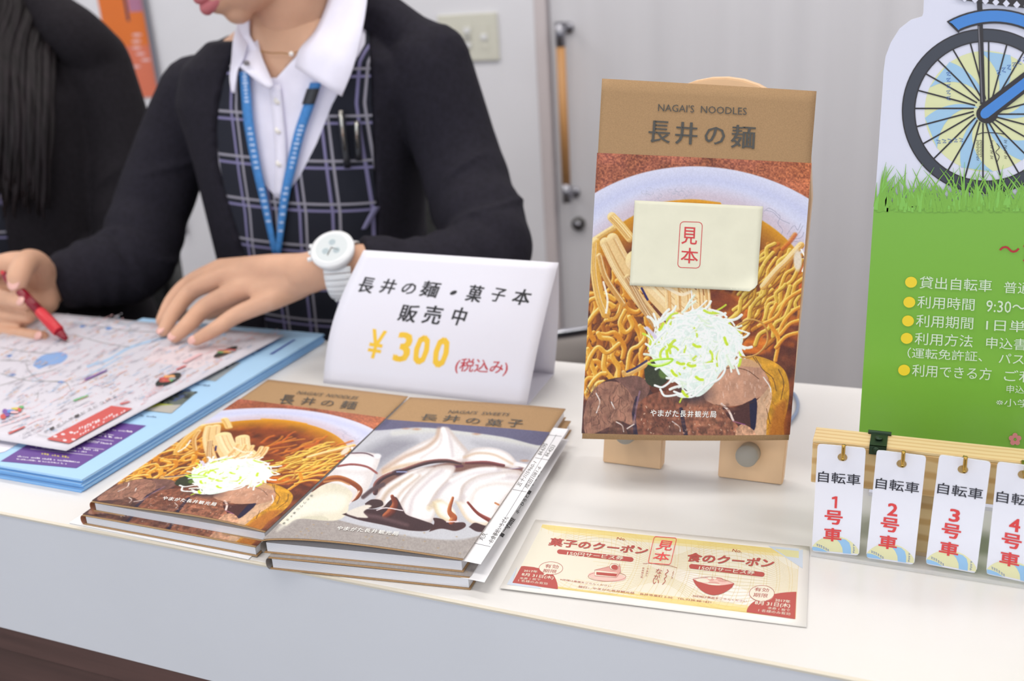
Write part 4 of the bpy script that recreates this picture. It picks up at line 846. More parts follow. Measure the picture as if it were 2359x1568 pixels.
# the map spread over the stack
mpz=.0160
mp=thing('area_map','large white printed area map under the writing hands','map',(-.83,.7,mpz-.002))
mq=[(-1.001,.864),(-.651,.859),(-.665,.554),(-1.012,.556)]
m_mp=mat('map_paper',(208,205,215),.55)
def ZM(x,y): return mpz+.0012*max(0,(x+.75)/.1)**2*(1 if x>-.75 else 0)-.02*max(0,(-.93-x)/.08)**2*0
bm_=bil([(p[0],p[1],0) for p in mq]); g=[[(lambda p:(p[0],p[1],mpz))(bm_(u,v)) for u in np.linspace(0,1,20)] for v in np.linspace(0,1,20)]; B().sheet(g,.00018).build('sheet',m_mp,mp,True)
fz4=lambda x,y:G(x,y,mpz+.0001); a=Art(fz4,(0,0,1),6e-5)
m_rd=mat('map_road_grey',(150,150,150),.6); m_rv=mat('map_river_blue',(168,196,224),.6); m_lk=mat('map_lake_blue',(132,166,216),.6); m_mr=mat('map_red',(196,84,80),.6); m_mlr=mat('map_light_red',(224,180,184),.6); m_mg=mat('map_green',(100,176,110),.6); m_mgy=mat('map_grey_print',(178,176,186),.6); m_mo=mat('map_orange',(222,160,100),.6); m_mk=mat('map_black',(70,64,66),.6); m_mb=mat('map_blue',(92,140,206),.6); m_mpu=mat('map_purple',(120,84,160),.6);m_mpk=mat('map_pale_pink',(220,206,211),.6)
a.poly([(360,800),(500,790),(560,800),(450,850),(330,830)],m_mpk,1)
a.stroke(spline([(200,845),(250,828),(300,800),(370,780),(430,772),(520,770)],8),6,m_rv,2); a.stroke(spline([(190,870),(230,850),(280,822)],6),3,m_rv,2)
a.poly(spline([(76,842),(86,826),(108,815),(140,811),(156,820),(140,836),(110,842),(90,850)],5),m_lk,2)
for P in([(0,860),(60,876),(110,878),(150,880),(165,902)],[(0,800),(60,810),(120,815)],[(60,836),(68,856),(95,876),(150,880)],[(165,770),(240,790),(300,800)],[(0,888),(60,870),(130,850)],[(80,910),(88,905),(86,918)],[(180,745),(280,760),(360,765)],[(0,830),(70,832)],[(260,740),(300,752),(290,770)]): a.stroke(spline(P,5),1.3,m_rd,3)
for x,y in((28,864),(140,881),(190,752),(250,757),(20,820)): a.poly([(x-8,y),(x,y+3),(x+10,y-1),(x+1,y-4)],m_mb,4)
for q in range(1150):
    x=rng.uniform(0,640);y=rng.uniform(735,1000)
    if not inside([(0,1003),(150,1026),(640,772),(126,724),(0,735)],x,y): continue
    L=rng.uniform(6,28); sl=(-.52 if rng.random()<.6 else -.5); m=[m_mgy,m_mgy,m_mlr,m_mgy,m_mlr,m_mo,m_rv][rng.integers(0,7)]
    if rng.random()<.75:
        A_=(x,y);B_=(x+L,y+L*-.5); tline(A_,B_,3.0,m,art=a,L=3)
    else: a.stroke([(x,y),(x+L*.6,y-L*.3)],.9,m,3)
for k_,(x,y,m,s_) in enumerate(((194,876,m_mpu,(50,-22,5)),(212,886,m_mlr,(30,5,4)),(352,884,m_ph[6],(0,0,0)),(405,852,m_mr,(22,-8,4)),(275,932,m_mr,(22,-6,5)),(420,836,m_mlr,(40,-20,9)),(168,924,m_mg,(34,-12,4)),(18,1000,m_mr,(38,-16,5)),(372,745,m_mgy,(25,-10,5)),(550,800,m_mo,(0,0,0)))):
    if s_[0]: a.poly([(x,y),(x+s_[0],y+s_[1]),(x+s_[0]+s_[2],y+s_[1]+1),(x+s_[2],y+2)],m,4)
def dish(c,rx,ry):
    a.ell(c,rx,ry,m_ph[6],4,rot=-.4); 
    for q in range(12): a.ell((c[0]+rng.uniform(-rx,rx)*.6,c[1]+rng.uniform(-ry,ry)*.6-2),rx*.28,ry*.3,[m_mo,m_mr,m_mg,m_ph[5],mc['brick']][q%5],5,n=8)
dish((388,876),32,10); dish((520,812),30,6)
for q in range(9): tline((330+q*5,922-q*6),(372+q*5,900-q*6),3,m_mlr,art=a,L=3)
a.poly([(108,1014),(257,937),(306,943),(160,1024)],m_mr,4)
for x,y in((128,1008),(146,1003),(165,999),(150,1017),(170,1015)): a.ell((x,y),5,2.6,m_mpk,5,n=8)
for A_,B_ in(((170,1004),(262,958)),((184,1006),(290,950)),((176,996),(230,970))): tline(A_,B_,6,m_mpk,art=a,L=5)
for k_,s_ in enumerate('クーポンサービスについて'):
    t=k_/12; x=103+t*172;y=1001-t*87; a.text(s_,(x,y),(x+9.5,y-4.8),(x-3,y-4.5),m_mk,5,.01)
a.stroke([(86,1003),(140,1015),(150,1011)],.8,m_rd,4)
# little festival emblem printed at the left edge
for x,y,rx,ry,m in((8,962,7,6,m_mr),(18,958,6,4,m_mpu),(24,950,14,4,m_mb),(38,944,12,3,m_yl),(46,946,5,5,m_mr),(34,952,10,3,m_mlr),(12,950,6,6,m_mpu),(50,940,6,3,m_mg)): a.ell((x,y),rx,ry,m,5,n=12)
for A_,B_,m in(((5,975),(60,955),m_mlr),((0,985),(70,962),m_mlr),((44,1008),(120,972),m_mgy),((52,1012),(110,984),m_mgy)): tline(A_,B_,4,m,art=a,L=4)
a.build('printed_map',mp)

# ================================================================== BICYCLE KEY TAGS
m_pine=striped('pine_wood',(226,198,148),(206,168,112),26,'Z'); m_pine.node_tree.nodes['Wave Texture'].inputs['Distortion'].default_value=2.5
m_pinet=striped('pine_top',(232,206,158),(220,186,132),60,'Y'); m_brass=mat('brass',(196,160,84),.25,1); m_grn=mat('green_bronze',(46,66,48),.45,.6)
ty=.600; by=.613
zt_=atY(1872,1020,by)[2]; zb_=atY(1867,1110,by)[2]; bx0=atY(1872,1020,by)[0]
rk=thing('tag_rack','pine tag rack with brass hooks holding numbered bicycle tags','rack',(.05,.63,0))
B().box((bx0,by,zb_),(.235,by+.016,zt_),bev=.0006).build('front_rail',m_pine,rk); B().box((bx0,by+.0002,zt_+.0001),(.235,by+.021,zt_+.0022),bev=.0004).build('top_rail',m_pinet,rk)
for lx in(.012,.18):
    b=B();P=[(by+.016,zt_-.005),(by+.004,zb_),(by+.001,.0),(by+.009,.0),(by+.030,zb_),(by+.030,zt_-.005)]
    n=len(P); b.add([(lx,y,z) for y,z in P]+[(lx+.014,y,z) for y,z in P],[tuple(range(n)),tuple(range(2*n-1,n-1,-1))]+[(k,n+k,n+(k+1)%n,(k+1)%n) for k in range(n)]); b.build('leg',m_pine,rk)
q0=[G(x,y,zt_+.003) for x,y in((2005,1012),(2044,1016))]; x0,x1=q0[0][0],q0[1][0]
B().box((x0,by-.0016,zt_-.0026),(x1,by-.0002,zt_+.0034)).box((x0,by-.0014,zt_+.0023),(x1,by+.0195,zt_+.0034)).tube([(x0-.002,by+.0195,zt_+.0034),(x1+.002,by+.0195,zt_+.0034)],.0014,10).build('hinge_plate',m_grn,rk)
for zc in(zt_+.0045,): 
    B().ball(((x0+x1)/2,by+.009,zc),(.0026,.0026,.0012)).ball(((x0+x1)/2-.001,by-.0018,zt_+.0006),(.0024,.0012,.0024)).build('screw',m_grn,rk,True)
m_lam=mat('laminated_card',(228,229,240),.22,spec=.5); m_tb=mat('tag_black',(40,40,52),.4); m_tr=mat('tag_red',(216,64,66),.4); m_ty=mat('tag_pale_yellow',(226,224,178),.4); m_tbl=mat('tag_sky_blue',(150,194,232),.4); m_tdb=mat('tag_blue_print',(64,104,176),.4)
tags=[([(1884,1021),(1995,1031),(1979,1278),(1870,1268)],(1941,1052),'1'),([(2020,1035),(2134,1049),(2106,1299),(1995,1283)],(2077,1067),'2'),([(2164,1046),(2283,1062),(2249,1319),(2132,1297)],(2218,1080),'3'),([(2298,1062),(2424,1078),(2392,1346),(2271,1320)],(2357,1092),'4')]
for Q,hc,num in tags:
    HQ,HQi=homog(Q); n_=np.array([0,1,-.03]);n_/=np.linalg.norm(n_); fq=lambda x,y:onpl(x,y,(0,ty,.07),n_)
    c=fq(*hc); r=thing('number_tag',{'1':'leftmost laminated bicycle tag, with a red one','2':'laminated bicycle tag with a red two, right beside the leftmost','3':'laminated bicycle tag with a red three, hanging left of the last','4':'rightmost laminated bicycle tag, cut by the picture edge, with a red four'}[num],'tag',tuple(c),'numbered bicycle tags')
    uh,vh=map(float,HQi(*hc)); W_=.0302; H_=.082; N=64; inn=[];out=[]
    def edge(th):
        dx,dy=math.cos(th),math.sin(th); hx_,hy_=uh*W_,vh*H_; t=1e9
        for lim,d0,h0 in((W_,dx,hx_),(H_,dy,hy_)):
            if d0>1e-9: t=min(t,(lim-h0)/d0)
            if d0<-1e-9: t=min(t,-h0/d0)
        x,y=hx_+dx*t,hy_+dy*t; rr_=.0022
        cx_=min(max(x,rr_),W_-rr_); cy_=min(max(y,rr_),H_-rr_); d_=math.hypot(x-cx_,y-cy_)
        if d_>rr_ and (x-cx_)!=0 and (y-cy_)!=0: x,y=cx_+(x-cx_)*rr_/d_,cy_+(y-cy_)*rr_/d_
        return x/W_,y/H_
    ths=sorted(list(np.linspace(0,2*PI,N,endpoint=False))+[math.atan2(yy*H_-vh*H_,xx*W_-uh*W_)%(2*PI)+e for xx in(0,1) for yy in(0,1) for e in(-.03,-.01,.01,.03)])
    N=len(ths); I=[];O=[]
    for th in ths:
        I.append(HQ(uh+.0031/W_*math.cos(th),vh+.0031/H_*math.sin(th)));O.append(HQ(*edge(th)))
    I=[fq(float(x),float(y)) for x,y in I];O=[fq(float(x),float(y)) for x,y in O]
    Nn=-n_*.0008; V=[p+Nn for p in I]+[p+Nn for p in O]+I+O; Fs=[]
    for k in range(N):
        k2=(k+1)%N; Fs+=[(k,k2,N+k2,N+k),(2*N+k,3*N+k,3*N+k2,2*N+k2),(k,2*N+k,2*N+k2,k2),(N+k,N+k2,3*N+k2,3*N+k)]
    mk('laminated_card',V,Fs,m_lam,r)
    a=Art(lambda x,y:fq(x,y)+Nn,-n_,6e-5); h_=lambda u,v:tuple(map(float,HQ(u,v)))
    def tt(s_,u0,u1,v0,v1,m,bold=0): a.text(s_,h_(u0,v1),h_(u1,v1),h_(u0,v0),m,4,bold)
    # emblem arcs at the bottom
    arc=[(.5+.56*math.cos(t),1.06-.225*math.sin(t)) for t in np.linspace(.2,PI-.2,18)]; arc=[(min(max(u,.012),.988),v) for u,v in arc if v<.985]
    a.poly([h_(u,v) for u,v in arc]+[h_(.03,.992),h_(.965,.992)][::1] if False else [h_(u,v) for u,v in [(.985,.985)]+arc+[(.012,.985)]],m_ty,1)
    a.poly([h_(u,v) for u,v in((.50,.862),(.60,.855),(.70,.86),(.78,.885),(.82,.93),(.83,.99),(.66,.99),(.64,.94),(.58,.895))],m_tbl,2); a.poly([h_(u,v) for u,v in((.012,.955),(.1,.955),(.22,.965),(.34,.992),(.05,.992),(.012,.985))],m_tbl,2)
    for u,v in((.11,.935),(.155,.94),(.20,.945),(.25,.955),(.30,.965),(.345,.975)): a.stroke([h_(u-.015,v-.010),h_(u+.012,v-.006),h_(u-.005,v+.004),h_(u+.018,v+.008)],1.3,m_tdb,3)
    for u,v in((.88,.905),(.885,.93),(.89,.95),(.885,.97)): a.stroke([h_(u-.02,v-.005),h_(u+.015,v),h_(u-.015,v+.008)],1.2,m_tdb,3)
    tt('自転車',.05,.93,.245,.345,m_tb,.012); (tt(num,.35,.54,.465,.575,m_tr,.045) if num!='1' else a.poly([h_(u,v) for u,v in((.43,.465),(.475,.465),(.475,.575),(.425,.575),(.425,.49),(.36,.495),(.36,.478))],m_tr,4)); tt('号',.24,.60,.60,.725,m_tr,.04); tt('車',.24,.60,.765,.885,m_tr,.04)
    a.build('printed_text',r)
    hp=c+np.array([0.0006,0,.0012]); B().tube(spline([(hp[0],by+.002,hp[2]),(hp[0],ty-.004,hp[2]),(hp[0],ty-.0055,hp[2]+.0015),(hp[0],ty-.0055,hp[2]+.010)],6),.0012,12).build('brass_hook',m_brass,rk,True)
m_acr=mat('clear_acrylic',(226,226,228),.08,Alpha=.30)
tr=thing('acrylic_base','thin clear acrylic base plate under the tag rack','base plate',(.09,.64,0)); B().box((-.052,.5925,.0003),(.24,.70,.0028),bev=.0006).build('plate',m_acr,tr)

# ================================================================== BICYCLE RENTAL SIGN
SY=.70; sg=thing('rental_sign','tall green and white bicycle rental sign with a printed bicycle wheel','sign',(.1,SY,0))
m_sw_=mat('sign_white',(222,224,242),.28); m_gr=mat('sign_green',(124,182,66),.24); m_gr2=mat('grass_light_green',(132,196,84),.3); m_tyre=mat('sign_tyre',(58,62,74),.3); m_bk=mat('sign_black',(42,36,40),.3); m_sbl=mat('sign_blue',(66,134,214),.3); m_sy=mat('sign_pale_yellow',(222,226,176),.3); m_ssb=mat('sign_sky',(160,200,232),.3); m_dot=mat('sign_dot_yellow',(242,214,52),.3); m_lw=mat('sign_white_text',(214,232,206),.3); m_srd=mat('sign_red',(180,44,52),.3); m_fl=mat('sign_flower',(218,140,140),.3);m_sg=mat('sign_grey',(110,108,116),.3)
fs=lambda x,y:atY(x,y,SY)
outl=[(1976,1050),(1982,960),(2034,190),(2035,168),(2040,130),(2052,98),(2072,66),(2098,46),(2124,38),(2127,30),(2130,-40),(2150,-200),(2200,-330),(2330,-420),(2560,-430),(2700,-330),(2760,-150),(2790,60),(2800,1120)]
P=[fs(x,y) for x,y in outl]; zmin=.003
P=[fs(1976,1050)*np.array([1,1,0])+np.array([0,0,zmin])]+P[1:-1]+[np.array([P[-1][0],SY,zmin])]
n=len(P); mk('panel',[p for p in P]+[p+np.array([0,.003,0]) for p in P],[tuple(range(n)),tuple(range(2*n-1,n-1,-1))]+[(k,n+k,n+(k+1)%n,(k+1)%n) for k in range(n)],m_sw_,sg)
B().box((P[0][0]+.01,SY-.012,0),(P[-1][0]-.01,SY-.0005,.003)).box((P[0][0]+.01,SY+.0035,0),(P[-1][0]-.01,SY+.03,.003)).build('foot_strip',m_sw_,sg)
a=Art(fs,(0,-1,0),8e-5)
wc=(2271,256)
a.ell(wc,141,139,m_sy,1,n=60)
for k in range(6):       # pinwheel arms
    t0=k*PI/3+.35; I=[];O=[]
    for s_ in np.linspace(0,1,10):
        rr_=22+119*s_; an=t0-1.0*s_; wd_=.12+.42*s_; I.append((wc[0]+rr_*math.cos(an),wc[1]+rr_*math.sin(an)));O.append((wc[0]+rr_*math.cos(an+wd_),wc[1]+rr_*math.sin(an+wd_)))
    a.rows(I,O,m_ssb,2)
a.ring(wc,178,175,31,m_bk,5,72); a.ring(wc,178,175,25,m_tyre,6,72)
for k in range(24):
    an=k*PI/12+.04; a.stroke([(wc[0]+28*math.cos(an+.2),wc[1]+28*math.sin(an+.2)),(wc[0]+163*math.cos(an),wc[1]+161*math.sin(an))],3.6,m_bk,4)
a.ell((wc[0]+3,wc[1]+6),25,22,m_bk,7); a.poly([(2250,-10),(2262,-10),(2270,240),(2258,240)],m_bk,8); a.poly([(2253,60),(2256,60),(2264,235),(2261,235)],m_sg,9)
a.poly([(2255,245),(2275,282),(2480,120),(2470,80)],m_bk,10); a.ell((2270,262),13,13,m_bk,10); a.poly([(2262,252),(2275,271),(2480,112),(2474,92)],m_sbl,11); a.ell((2268.5,261.5),10,11,m_sbl,11)
arcf=lambda r_,a0,a1,n=20:[(2290+r_*1.02*math.cos(t),232-r_*math.sin(t)) for t in np.linspace(a0,a1,n)]
a.rows([(2183,52)]+arcf(212,2.1,.6),[(2208,76)]+arcf(178,2.02,.6),m_bk,12); a.rows([(2193,54)]+arcf(208,2.08,.6),[(2208,69)]+arcf(183,2.0,.6),m_sbl,13)
a.stroke([(2200,-6),(2300,8),(2420,22)],7,m_bk,12); a.poly([(2200,-8),(2420,20),(2460,-160),(2180,-170)],m_bk,11)
for i_ in range(9):
    for j_ in range(5):
        x=2222+i_*24+(12 if j_%2 else 0); y=-4+i_*3-j_*22; a.poly([(x,y-9),(x+8,y),(x,y+9),(x-8,y)],m_sw_,14)
def sq(pts,m,w_=2): a.stroke(pts,w_,m,4)
for k in range(5): x,y=2184-2*k*0,168+k*14; sq([(x-4,y),(x+6,y-3),(x-2,y+5),(x+6,y+6)],m_tdb)
for k in range(6): x,y=2300+k*12,168-k*6; sq([(x-4,y-5),(x+4,y-7),(x-3,y+2),(x+5,y+4)],m_tdb)
for k in range(5): x,y=2162+k*13,326-k*1; sq([(x-5,y-4),(x+4,y-2),(x-3,y+4),(x+5,y+3)],m_tdb)
sq(spline([(2250,310),(2270,305),(2310,308),(2320,314)],5),m_bk,2)
for x0,n_ in((2252,6),(2260,5),(2284,4),(2316,4)):
    for k in range(n_): x,y=x0,325+k*(8 if x0<2270 else 12); sq([(x-3,y-2),(x+4,y-1),(x-2,y+3),(x+3,y+4)],m_bk,1.4)
sq(spline([(2296,330),(2302,340),(2294,350),(2302,360),(2296,374)],5),m_bk,1.6)
# handwritten-looking fork shaft and grass
grn=[(1979,996),(2014,478)]; a.poly([(1978.5,1006),(2013,480),(2100,462),(2200,470),(2300,462),(2800,470),(2790,1120),(1975,1050)],m_gr,15)
for q in range(520):
    x=rng.uniform(2016,2560); y0=478+rng.uniform(-8,10); L=rng.uniform(25,105)*(1.0 if rng.random()<.35 else .6); ln=rng.uniform(-.55,.55)
    if x+ln*L<2024: ln=abs(ln)
    P_=[(x+ln*L*t*t,y0-L*t) for t in np.linspace(0,1,6)]; a.stroke(P_,np.linspace(rng.uniform(5,10),.6,6),m_gr if q%4 else m_gr2,16+q%3)
def st(s_,x0,x1,y,h,m=m_lw,bold=.004,sl=.052): a.text(s_,(x0,y),(x1,y+(x1-x0)*sl),(x0+h*.06,y-h),m,20,bold)
rows_=[('貸出自転車',2118,2284,662,28,'普通自転車',2312,2470),('利用時間',2113,2244,707,28,'9:30～16:00',2271,2440),('利用期間',2110,2241,750,28,'1日単位',2271,2400),('利用方法',2107,2240,791,28,'申込書記入',2271,2430),('利用できる方',2101,2283,864,28,'ご利用',2312,2420)]
for (s_,x0,x1,y,h,s2_,x2,x3),(bx,by_) in zip(rows_,((2099,648),(2095,694),(2092,737),(2089,777),(2083,850))):
    st(s_,x0,x1,y,h); st(s2_,x2,x3,y+(x2-x0)*.055,h*.95); a.ell((bx,by_),13.7,12.6,m_dot,20)
st('（運転免許証、',2090,2262,822,24); st('パスポ',2300,2390,834,24); st('申込',2318,2358,902,18); st('※小学生',2294,2400,932,18)
a.text('〜',(2301,578),(2347,581),(2303,564),m_srd,20,.02); a.text('貸',(2356,600),(2396,603),(2358,555),m_srd,20,.02)
for k in range(5): a.ell((2338+9*math.sin(k*1.2566),1009-9*math.cos(k*1.2566)),6,6,m_fl,20,n=16)
a.ell((2338,1009),3,3,m_gr,21,n=12)
a.build('printed_artwork',sg)
# ================================================================== PEOPLE
m_skin=mat('skin',(208,163,136),.5,spec=.35,noise=((22,22,22),.035)); MATS['skin'].node_tree.nodes['Principled BSDF'].inputs['Subsurface Weight'].default_value=.12; MATS['skin'].node_tree.nodes['Principled BSDF'].inputs['Subsurface Radius'].default_value=(.012,.005,.003); MATS['skin'].node_tree.nodes['Principled BSDF'].inputs['Subsurface Scale'].default_value=1
m_nail=mat('fingernail',(226,176,166),.3); m_lip=mat('lip',(196,110,116),.4); m_hair=mat('dark_hair',(27,22,25),.6,spec=.25,noise=((90,90,4),.35)); m_eye=mat('eye_line',(50,40,40),.5)
m_card_k=mat('navy_knit',(33,31,40),.9,spec=.2,noise=((160,160,160),.10),bump=.25); m_skirt=mat('dark_skirt',(34,32,40),.9)
m_blouse=mat('white_blouse',(232,230,246),.7,noise=((30,30,30),.02)); m_cardw=mat('white_plastic',(232,234,236),.22,coat=0) if False else mat('white_plastic',(232,234,236),.22)
def plaid():
    m=bpy.data.materials.new('plaid_vest'); m.use_nodes=True; nt=m.node_tree; N=nt.nodes; L=nt.links; b=N['Principled BSDF']; b.inputs['Roughness'].default_value=.85; b.inputs['Specular IOR Level'].default_value=.2
    tc=N.new('ShaderNodeTexCoord'); sp_=N.new('ShaderNodeSeparateXYZ'); L.new(tc.outputs['UV'],sp_.inputs[0])
    def mth(op,a_,b_=None):
        n=N.new('ShaderNodeMath'); n.operation=op
        for i_,v in enumerate((a_,b_)):
            if v is None: continue
            if isinstance(v,(int,float)): n.inputs[i_].default_value=v
            else: L.new(v,n.inputs[i_])
        return n.outputs[0]
    def line(c,per,off,wd):
        f=mth('FRACT',mth('ADD',mth('DIVIDE',c,per),off)); return mth('LESS_THAN',mth('ABSOLUTE',mth('SUBTRACT',f,.5)),wd/per/2)
    u,v=sp_.outputs[0],sp_.outputs[1]; PU,PV=.0405,.0535
    l1=mth('MAXIMUM',line(u,PU,.1,.0034),line(v,PV,.1,.0032)); l2=mth('MAXIMUM',line(u,PU,.9-.0,.0030),line(v,PV,.94,.0030))
    base=N.new('ShaderNodeMix'); base.data_type='RGBA'; base.inputs[6].default_value=list(lin((38,40,50)))+[1]; base.inputs[7].default_value=list(lin((126,122,160)))+[1]; L.new(l1,base.inputs[0])
    m2=N.new('ShaderNodeMix'); m2.data_type='RGBA'; L.new(base.outputs[2],m2.inputs[6]); m2.inputs[7].default_value=list(lin((150,148,160)))+[1]; L.new(l2,m2.inputs[0]); L.new(m2.outputs[2],b.inputs['Base Color'])
    return m
m_plaid=plaid()
class Torso:
    def __init__(s,rings): s.r=np.array(sorted(rings),float)
    def at(s,z): return [np.interp(z,s.r[:,0],s.r[:,k]) for k in(1,2,3,4)]
    def pt(s,z,t,off):
        xc,yc,a,b=s.at(z); c,q=math.cos(t),math.sin(t); e=2/2.35
        return np.array([xc+(a+off)*math.copysign(abs(c)**e,c),yc+(b+off)*math.copysign(abs(q)**e,q),z])
    def hit(s,px,py,off):
        d=ray(px,py); T=np.linspace(.85,1.9,400); P=CAM+d*T[:,None]; xc,yc,a,b=s.at(P[:,2])
        f=(np.abs(P[:,0]-xc)/(a+off))**2.35+(np.abs(P[:,1]-yc)/(b+off))**2.35
        k=np.argmax(f<1) 
        if not (f<1).any(): k=int(np.argmin(f)); return P[k]
        if k==0: return P[0]
        t=(f[k-1]-1)/(f[k-1]-f[k]+1e-9); return P[k-1]*(1-t)+P[k]*t
def lattice(T,poly,off,step,m,name,parent,uvf=None,excl=None,th=.0):
    xs=np.arange(min(p[0] for p in poly)-step,max(p[0] for p in poly)+step*2,step); ys=np.arange(min(p[1] for p in poly)-step,max(p[1] for p in poly)+step*2,step)
    XX,YY=np.meshgrid(xs,ys); ok=inside(poly,XX,YY)
    if excl is not None: ok&=~inside(excl,XX,YY)
    idx=-np.ones(XX.shape,int);V=[];Fs=[]
    # keep cells with any inside corner, pull the outside corners in to the outline
    cell=ok[:-1,:-1]|ok[1:,:-1]|ok[:-1,1:]|ok[1:,1:]
    need=np.zeros(XX.shape,bool); need[:-1,:-1]|=cell;need[1:,:-1]|=cell;need[:-1,1:]|=cell;need[1:,1:]|=cell
    E=[];
    for pg in((poly,) if excl is None else (poly,excl)):
        for k in range(len(pg)):
            A_=np.array(pg[k],float);B_=np.array(pg[(k+1)%len(pg)],float); E.append((A_,B_))
    for j in range(XX.shape[0]):
        for i in range(XX.shape[1]):
            if not need[j,i]: continue
            x,y=XX[j,i],YY[j,i]
            if not ok[j,i]:
                best=1e9
                for A_,B_ in E:
                    d=B_-A_;t=min(1,max(0,((x-A_[0])*d[0]+(y-A_[1])*d[1])/(d@d+1e-9)));q=A_+d*t;e=math.hypot(q[0]-x,q[1]-y)
                    if e<best: best=e;bq=q
                x,y=bq
            idx[j,i]=len(V);V.append(T.hit(x,y,off))
    for j in range(XX.shape[0]-1):
        for i in range(XX.shape[1]-1):
            if cell[j,i]: Fs.append((idx[j,i],idx[j+1,i],idx[j+1,i+1],idx[j,i+1]))
    uv=[uvf(p) for p in V] if uvf else None
    o=mk(name,V,Fs,m,parent,smooth=True,uv=uv)
    s_=o.modifiers.new('t','SOLIDIFY'); s_.thickness=th or .0015; s_.offset=0
    return o
def jnt(L): return np.array([atY(*p) for p in L])
def limb(b,pts,R,n=20,k=6): 
    P=spline(jnt(pts) if len(pts[0])==3 and pts[0][0]>5 or abs(pts[0][0])>5 else np.array(pts,float),k); RR=np.interp(np.linspace(0,1,len(P)),np.linspace(0,1,len(R)),R); b.tube(P,RR,n)
    b.ball(P[0],RR[0],14); b.ball(P[-1],RR[-1],14); return P
def headframe(chin,h,pt):
    h=np.array([h[0],h[1],0.]);h/=np.linalg.norm(h);p=math.radians(pt); f=h*math.cos(p)-np.array([0,0,math.sin(p)]);u=h*math.sin(p)+np.array([0,0,math.cos(p)]);x=np.cross(f,u)
    return x,f,u,chin-.070*f+.103*u
def add_head(b,fr,n=28):
    x,f,u,c=fr; M=np.stack([x,f,u],1); L=lambda a,d,e:c+x*a+f*d+u*e
    b.ball(L(0,-.012,.032),(.074,.096,.088),n,M=M); b.ball(L(0,.026,-.02),(.062,.060,.080),n,M=M); b.ball(L(0,.026,-.060),(.050,.052,.040),n,M=M); b.ball(L(0,.056,-.086),(.022,.018,.017),18,M=M)
    b.ball(L(0,.066,-.062),(.028,.022,.022),18,M=M); b.tube([L(0,.078,.02),L(0,.092,-.008),L(0,.102,-.026)],[.007,.009,.010],12); b.ball(L(0,.094,-.030),(.015,.013,.009),14,M=M)
    for s_ in(-1,1): b.ball(L(.076*s_,-.008,-.005),(.007,.018,.028),14,M=M); b.ball(L(.032*s_,.062,-.022),(.022,.02,.022),14,M=M); b.ball(L(.03*s_,.074,.016),(.013,.010,.010),12,M=M)
    return L,M
def face_bits(L,M,root):
    b=B()
    for s_,e,h_ in((1,-.0545,.0055),(-1,-.0675,.0072)):
        P=[L(a,.0885-.95*abs(a)**1.6*8-(.0 if s_>0 else .002),e+(-.10*abs(a) if s_>0 else .16*abs(a))) for a in np.linspace(-.029,.029,13)]
        b.tube(P,[.001+h_*math.sin(PI*t)**.6 for t in np.linspace(0.02,.98,13)],12)
    b.build('lips',m_lip,root,True)
    for s_ in(-1,1):
        B().tube([L(s_*a,.083-.25*(a-.03)**2*60,.013-.2*(a-.03)**2*60) for a in np.linspace(.017,.043,8)],.0012,8).build('eyelash_line',m_eye,root,True)
        B().tube([L(s_*a,.080-.012*((a-.03)/.015)**2,.040-.004*((a-.03)/.015)**2) for a in np.linspace(.013,.047,8)],[.001,.0018,.002,.002,.0018,.0016,.0012,.0008],8).build('eyebrow',m_hair,root,True)
def nail(root,c,ax,out,w_=.0052,l_=.0062):
    ax=np.array(ax)/np.linalg.norm(ax);out=np.array(out,float);out-=ax*(out@ax);out/=np.linalg.norm(out);sd=np.cross(ax,out)
    B().ball(c,(w_,l_,.0016),16,M=np.stack([sd,ax,out],1)).build('fingernail',m_nail,root,True)
TOC=-FW       # towards the viewer's side of the counter

# ---------------- seated woman writing
T1=Torso([(.345,-.735,1.085,.075,.066),(.325,-.738,1.09,.115,.078),(.295,-.742,1.095,.160,.093),(.25,-.750,1.10,.172,.102),(.17,-.752,1.10,.154,.104),(.08,-.757,1.105,.143,.104),(0,-.762,1.12,.143,.105),(-.1,-.775,1.15,.157,.11),(-.22,-.79,1.165,.175,.12),(-.38,-.79,1.165,.18,.125)])
p1=thing('person','seated woman in navy cardigan, plaid vest and white blouse, writing on the map','person',(-.78,1.18,FLZ))
b=B()
rg=[[T1.pt(z,t,-.012) for t in np.linspace(0,2*PI,40,endpoint=False)] for z in np.linspace(-.38,.345,40)]
n_=40; b.add([p for r in rg for p in r],[(j*n_+q,j*n_+(q+1)%n_,(j+1)*n_+(q+1)%n_,(j+1)*n_+q) for j in range(39) for q in range(n_)]+[tuple(range(n_-1,-1,-1)),tuple(range(39*n_,40*n_))])
chin=atY(545,66,.99); fr=headframe(chin,(-.62,-.78),26); L1,M1=add_head(b,fr)
b.tube([(-.735,1.10,.24),(-.728,1.085,.31),(-.718,1.06,.37),tuple(L1(0,-.035,-.05)),tuple(L1(0,-.03,0))],[.062,.052,.049,.05,.05],28)
sR=[(462,222,1.10),(405,330,1.08),(350,480,1.04),(305,600,.985),(215,628,.935),(130,652,.90)]
sL=[(985,165,1.10),(1045,330,1.09),(1085,450,1.06),(1118,580,1.0),(980,632,.93),(826,614,.878)]
limb(b,sR,[.038,.035,.034,.034,.030,.024]); limb(b,sL,[.038,.036,.035,.034,.030,.024])
